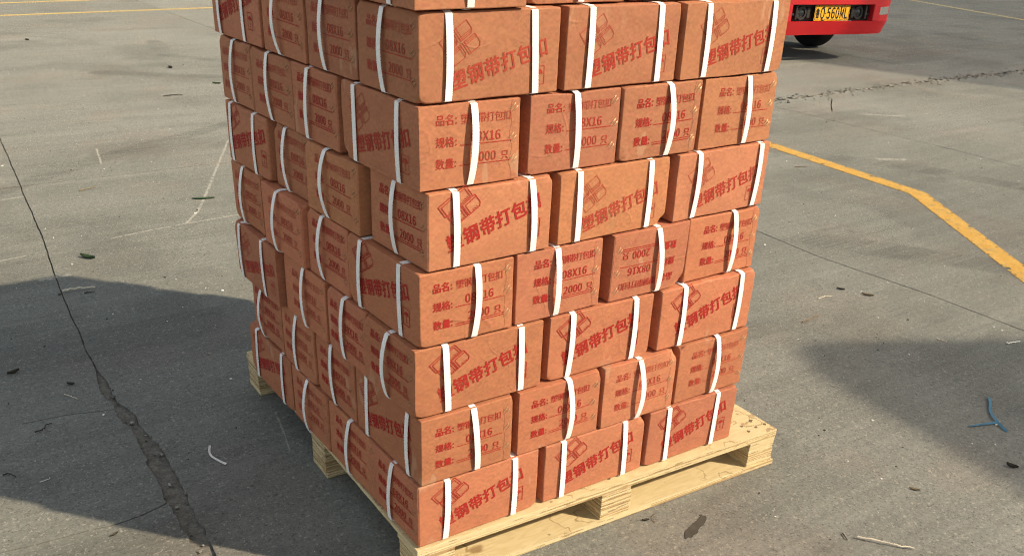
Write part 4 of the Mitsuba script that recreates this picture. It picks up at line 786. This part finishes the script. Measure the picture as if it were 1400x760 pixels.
for s in (-1, 1):
    cw = wrap(0.4025, 0.5615, HW - 0.002, -0.026, 0.55)
    c = trimesh.intersections.slice_mesh_plane(cw, [s, 0, 0], [s * 0.56, 0, 0], cap=False)
    part(truck, 'bumper_corner', trk(c), 'mat_red_paint', 30)
    # small lamp let into the corner
    lm = trimesh.intersections.slice_mesh_plane(wrap(0.462, 0.535, HW - 0.001, -0.030, 0.55), [s, 0, 0], [s * 0.565, 0, 0], cap=False)
    lm = trimesh.intersections.slice_mesh_plane(lm, [0, -1, 0], [0, 0.030, 0], cap=False)
    part(truck, 'corner_lamp', trk(lm), 'mat_lamp_glass', 30)
    fl = [bx(s * 0.365 - 0.15, s * 0.365 + 0.15, 0.05, 0.07, 0.402, 0.562)]
    part(truck, 'fog_lamp_recess', trk(fl[0]), 'mat_black_plastic')
    ring = trimesh.creation.annulus(r_min=0.040, r_max=0.062, height=0.03, sections=32); ring.apply_transform(trimesh.transformations.rotation_matrix(math.pi / 2, [1, 0, 0])); ring.apply_translation([s * 0.36, 0.036, 0.478])
    glass = trimesh.creation.icosphere(subdivisions=3, radius=0.044); glass.vertices *= [1, 0.35, 1]; glass.apply_translation([s * 0.36, 0.040, 0.478])
    k = part(truck, 'fog_lamp', trk(ring), 'mat_black_plastic', 30)
    sk = numbered(k + '__glass'); scene[sk] = mikit.ply(trk(glass), 'mat_dark_glass', True)
    for fb in ([bx(s * 0.44 - 0.012, s * 0.44 + 0.012, 0.0, 0.052, 0.42, 0.55, 0.004), bx(s * 0.47 - 0.03, s * 0.47 + 0.03, 0.012, 0.052, 0.455, 0.475, 0.004), bx(s * 0.28 - 0.02, s * 0.28 + 0.02, 0.016, 0.052, 0.43, 0.53, 0.004)]): part(truck, 'fog_lamp_bracket', trk(fb), 'mat_black_plastic')
part(truck, 'grille_back', trk(bx(-0.516, 0.516, 0.07, 0.09, 0.40, 0.565)), 'mat_black_plastic')
plate = part(truck, 'number_plate', trk(bx(-0.22, 0.22, -0.004, 0.0, 0.409, 0.549, 0.0012)), 'mat_plate_yellow')
fr_ = line([(-0.212, 0.417), (0.212, 0.417), (0.212, 0.541), (-0.212, 0.541), (-0.212, 0.417)], 0.004)
chars = [fr_, text('鲁', 0.100, -0.207, 0.440, 5, squeeze=0.50), text('Q', 0.138, -0.150, 0.429, 5, squeeze=0.56), sg.Point(-0.083, 0.478).buffer(0.007)]
for i, ch in enumerate('560ML'): chars.append(text(ch, 0.138, -0.068 + i * 0.0545, 0.429, 5, squeeze={'M': 0.48, 'L': 0.62}.get(ch, 0.64)))
pm = extrude(so.unary_union(chars), 0.0012); pm.apply_transform(trimesh.transformations.rotation_matrix(math.pi / 2, [1, 0, 0])); pm.apply_translation([0, -0.0042, 0])
sk = numbered(plate + '__characters'); scene[sk] = mikit.ply(trk(pm), 'mat_plate_black')
bolts = []
for s in (-1, 1):
    for zz in (0.535,):
        c = trimesh.creation.cylinder(radius=0.008, height=0.006, sections=12); c.apply_transform(trimesh.transformations.rotation_matrix(math.pi / 2, [1, 0, 0])); c.apply_translation([s * 0.11, -0.006, zz])
        sk = numbered(plate + '__bolt'); scene[sk] = mikit.ply(trk(c), 'mat_black_plastic')
# cab above the frame edge, wheels, chassis and load bed
cabp = sg.Polygon([(-0.03, 0.66), (-0.01, 1.05), (0.18, 1.95), (0.35, 2.05), (1.45, 2.05), (1.50, 0.45), (0.55, 0.45), (0.55, 0.66)])
cab = trimesh.creation.extrude_polygon(cabp, 2 * HW - 0.02, engine='earcut')
cab.apply_transform(np.array([[0, 0, 1, -HW + 0.01], [1, 0, 0, 0], [0, 1, 0, 0], [0, 0, 0, 1.0]]))
part(truck, 'cab', trk(cab), 'mat_red_paint', 20)
ws = bx(-HW + 0.10, HW - 0.10, -0.004, 0.006, 0.0, 0.86); ws.apply_transform(trimesh.transformations.rotation_matrix(-math.atan2(0.19, 0.90), [1, 0, 0])); ws.apply_translation([0, -0.003, 1.07])
part(truck, 'windscreen', trk(ws), 'mat_dark_glass')
for s in (-1, 1):
    part(truck, 'headlamp', trk(bx(s * 0.62 - 0.14, s * 0.62 + 0.14, -0.040, -0.012, 0.70, 0.86, 0.012)), 'mat_lamp_glass')
    part(truck, 'side_window', trk(bx(s * (HW - 0.004) - 0.004, s * (HW - 0.004) + 0.004, 0.35, 1.15, 1.15, 1.85)), 'mat_dark_glass')
def wheel(x, y):
    prof = np.array([[0.17, -0.09], [0.30, -0.10], [0.325, -0.085], [0.335, -0.06], [0.335, 0.06], [0.325, 0.085], [0.30, 0.10], [0.17, 0.09], [0.17, -0.09]])
    m = trimesh.creation.revolve(prof, sections=48); m.apply_transform(trimesh.transformations.rotation_matrix(math.pi / 2, [0, 1, 0])); m.apply_translation([x, y, 0.335])
    k = part(truck, 'wheel', trk(m), 'mat_rubber', 35)
    d = trimesh.creation.cylinder(radius=0.171, height=0.12, sections=32); d.apply_transform(trimesh.transformations.rotation_matrix(math.pi / 2, [0, 1, 0])); d.apply_translation([x, y, 0.335])
    sk = numbered(k + '__rim'); scene[sk] = mikit.ply(trk(d), 'mat_black_plastic', 30)
for x in (-0.74, 0.74):
    wheel(x, 1.12); wheel(x, 3.9)
part(truck, 'chassis', trk(cat([bx(-0.45, 0.45, 0.35, 5.0, 0.42, 0.60), bx(-0.70, 0.70, 1.02, 1.22, 0.28, 0.40), bx(-0.70, 0.70, 3.8, 4.0, 0.28, 0.40)])), 'mat_black_plastic')
part(truck, 'load_bed', trk(cat([bx(-0.90, 0.90, 1.60, 5.2, 0.62, 0.72), bx(-0.90, -0.87, 1.60, 5.2, 0.7205, 1.15), bx(0.87, 0.90, 1.60, 5.2, 0.7205, 1.15), bx(-0.869, 0.869, 1.60, 1.63, 0.7205, 1.15), bx(-0.869, 0.869, 5.17, 5.2, 0.7205, 1.15)])), 'mat_red_paint')

# ------------------------------------------------------------------ nets added outside the frame to cast the shades in it
def added_shade_net(key_label, corners, z, pitch, width, post, belly, seed):
    """An invented sunshade net, added unseen to cast shade, strand by strand, tied to four poles; it lets a good part of the sun through."""
    key = thing('added_shade_net', key_label, 'sunshade net')
    o, u, v = np.array(corners[0]), np.array(corners[1]) - corners[0], np.array(corners[2]) - corners[0]
    lu, lv = np.linalg.norm(u), np.linalg.norm(v)
    def P(a, b):          # a, b from 0 to 1; corners drawn in round, belly hanging in the middle
        x = o + np.outer(a, u) + np.outer(b, v)
        zz = z - belly * 16 * a * (1 - a) * b * (1 - b) + 0.04 * (meshkit.noise(np.c_[x * 1.3, x[:, :1] * 0], seed) - 0.5)
        return np.c_[x, zz]
    def span(t):          # rounded corners: how far a strand at t reaches
        k = 0.085; e = min(t, 1 - t)
        c = 0.0 if e >= k else k - math.sqrt(max(k * k - (k - e) ** 2, 0))
        return c * 0.8
    ms_v, ms_f, off = [], [], 0
    for first, L1, L2 in ((True, lu, lv), (False, lv, lu)):
        for t in np.arange(0.006, 0.995, pitch / L1):
            e = span(t); n = max(int(L2 / 0.5), 4)
            s_ = np.linspace(e, 1 - e, n); tt = np.full(n, t); dt = width / L1 / 2
            A = P(tt - dt, s_) if first else P(s_, tt - dt); B = P(tt + dt, s_) if first else P(s_, tt + dt)
            up_ = np.array([0, 0, 0.0012 if first else 0.0])
            V = np.vstack([A + up_, B + up_, A + up_ + [0, 0, 0.001], B + up_ + [0, 0, 0.001]])
            i = np.arange(n - 1)
            F = []
            for p_, q_ in ((0, 1), (1, 3), (3, 2), (2, 0)): F += [np.c_[i + p_ * n, i + q_ * n, i + q_ * n + 1], np.c_[i + p_ * n, i + q_ * n + 1, i + p_ * n + 1]]
            ms_v.append(V); ms_f.append(np.vstack(F) + off); off += len(V)
    part(key, 'net', trimesh.Trimesh(np.vstack(ms_v), np.vstack(ms_f), process=False), 'mat_added_net', kind='stuff')
    for a in post:
        x = o + a[0] * u + a[1] * v
        part(key, 'pole', tube([[x[0], x[1], G], [x[0], x[1], z + 0.02]], 0.045, 14), 'mat_metal_sheet', 40)
        if a[0] > 0.9: part(key, 'cable', tube([[x[0], x[1], z + 0.012], [*(x - u * 0.92), z + 0.012 - belly * 0.2]], 0.005, 6), 'mat_metal_sheet', 40)
flat('mat_added_net', (0.030, 0.036, 0.034), 0.8)
added_shade_net('small dark sunshade net added out of view to shade the ground at right', [(4.70, -2.93), (4.70 + 0.88 * 3.2, -2.93 - 0.47 * 3.2), (4.70 - 0.11 * 6, -2.93 - 0.99 * 6)], 3.30, 0.022, 0.0098, [(0.98, 0.10), (0.98, 0.5), (0.98, 0.90)], 0.20, 3)  # unseen, added and shaped to throw the partial shade at lower right
added_shade_net('large dark sunshade net added beyond the right picture edge to shade the far yard', [(11.95, 3.30), (15.95, -9.20), (23.5, 7.0)], 6.9, 0.060, 0.0225, [(0.99, 0.3), (0.99, 0.6), (0.99, 0.95), (0.1, 0.98), (0.5, 0.98)], 0.35, 4)  # unseen as well, added to throw the lighter shade around the truck
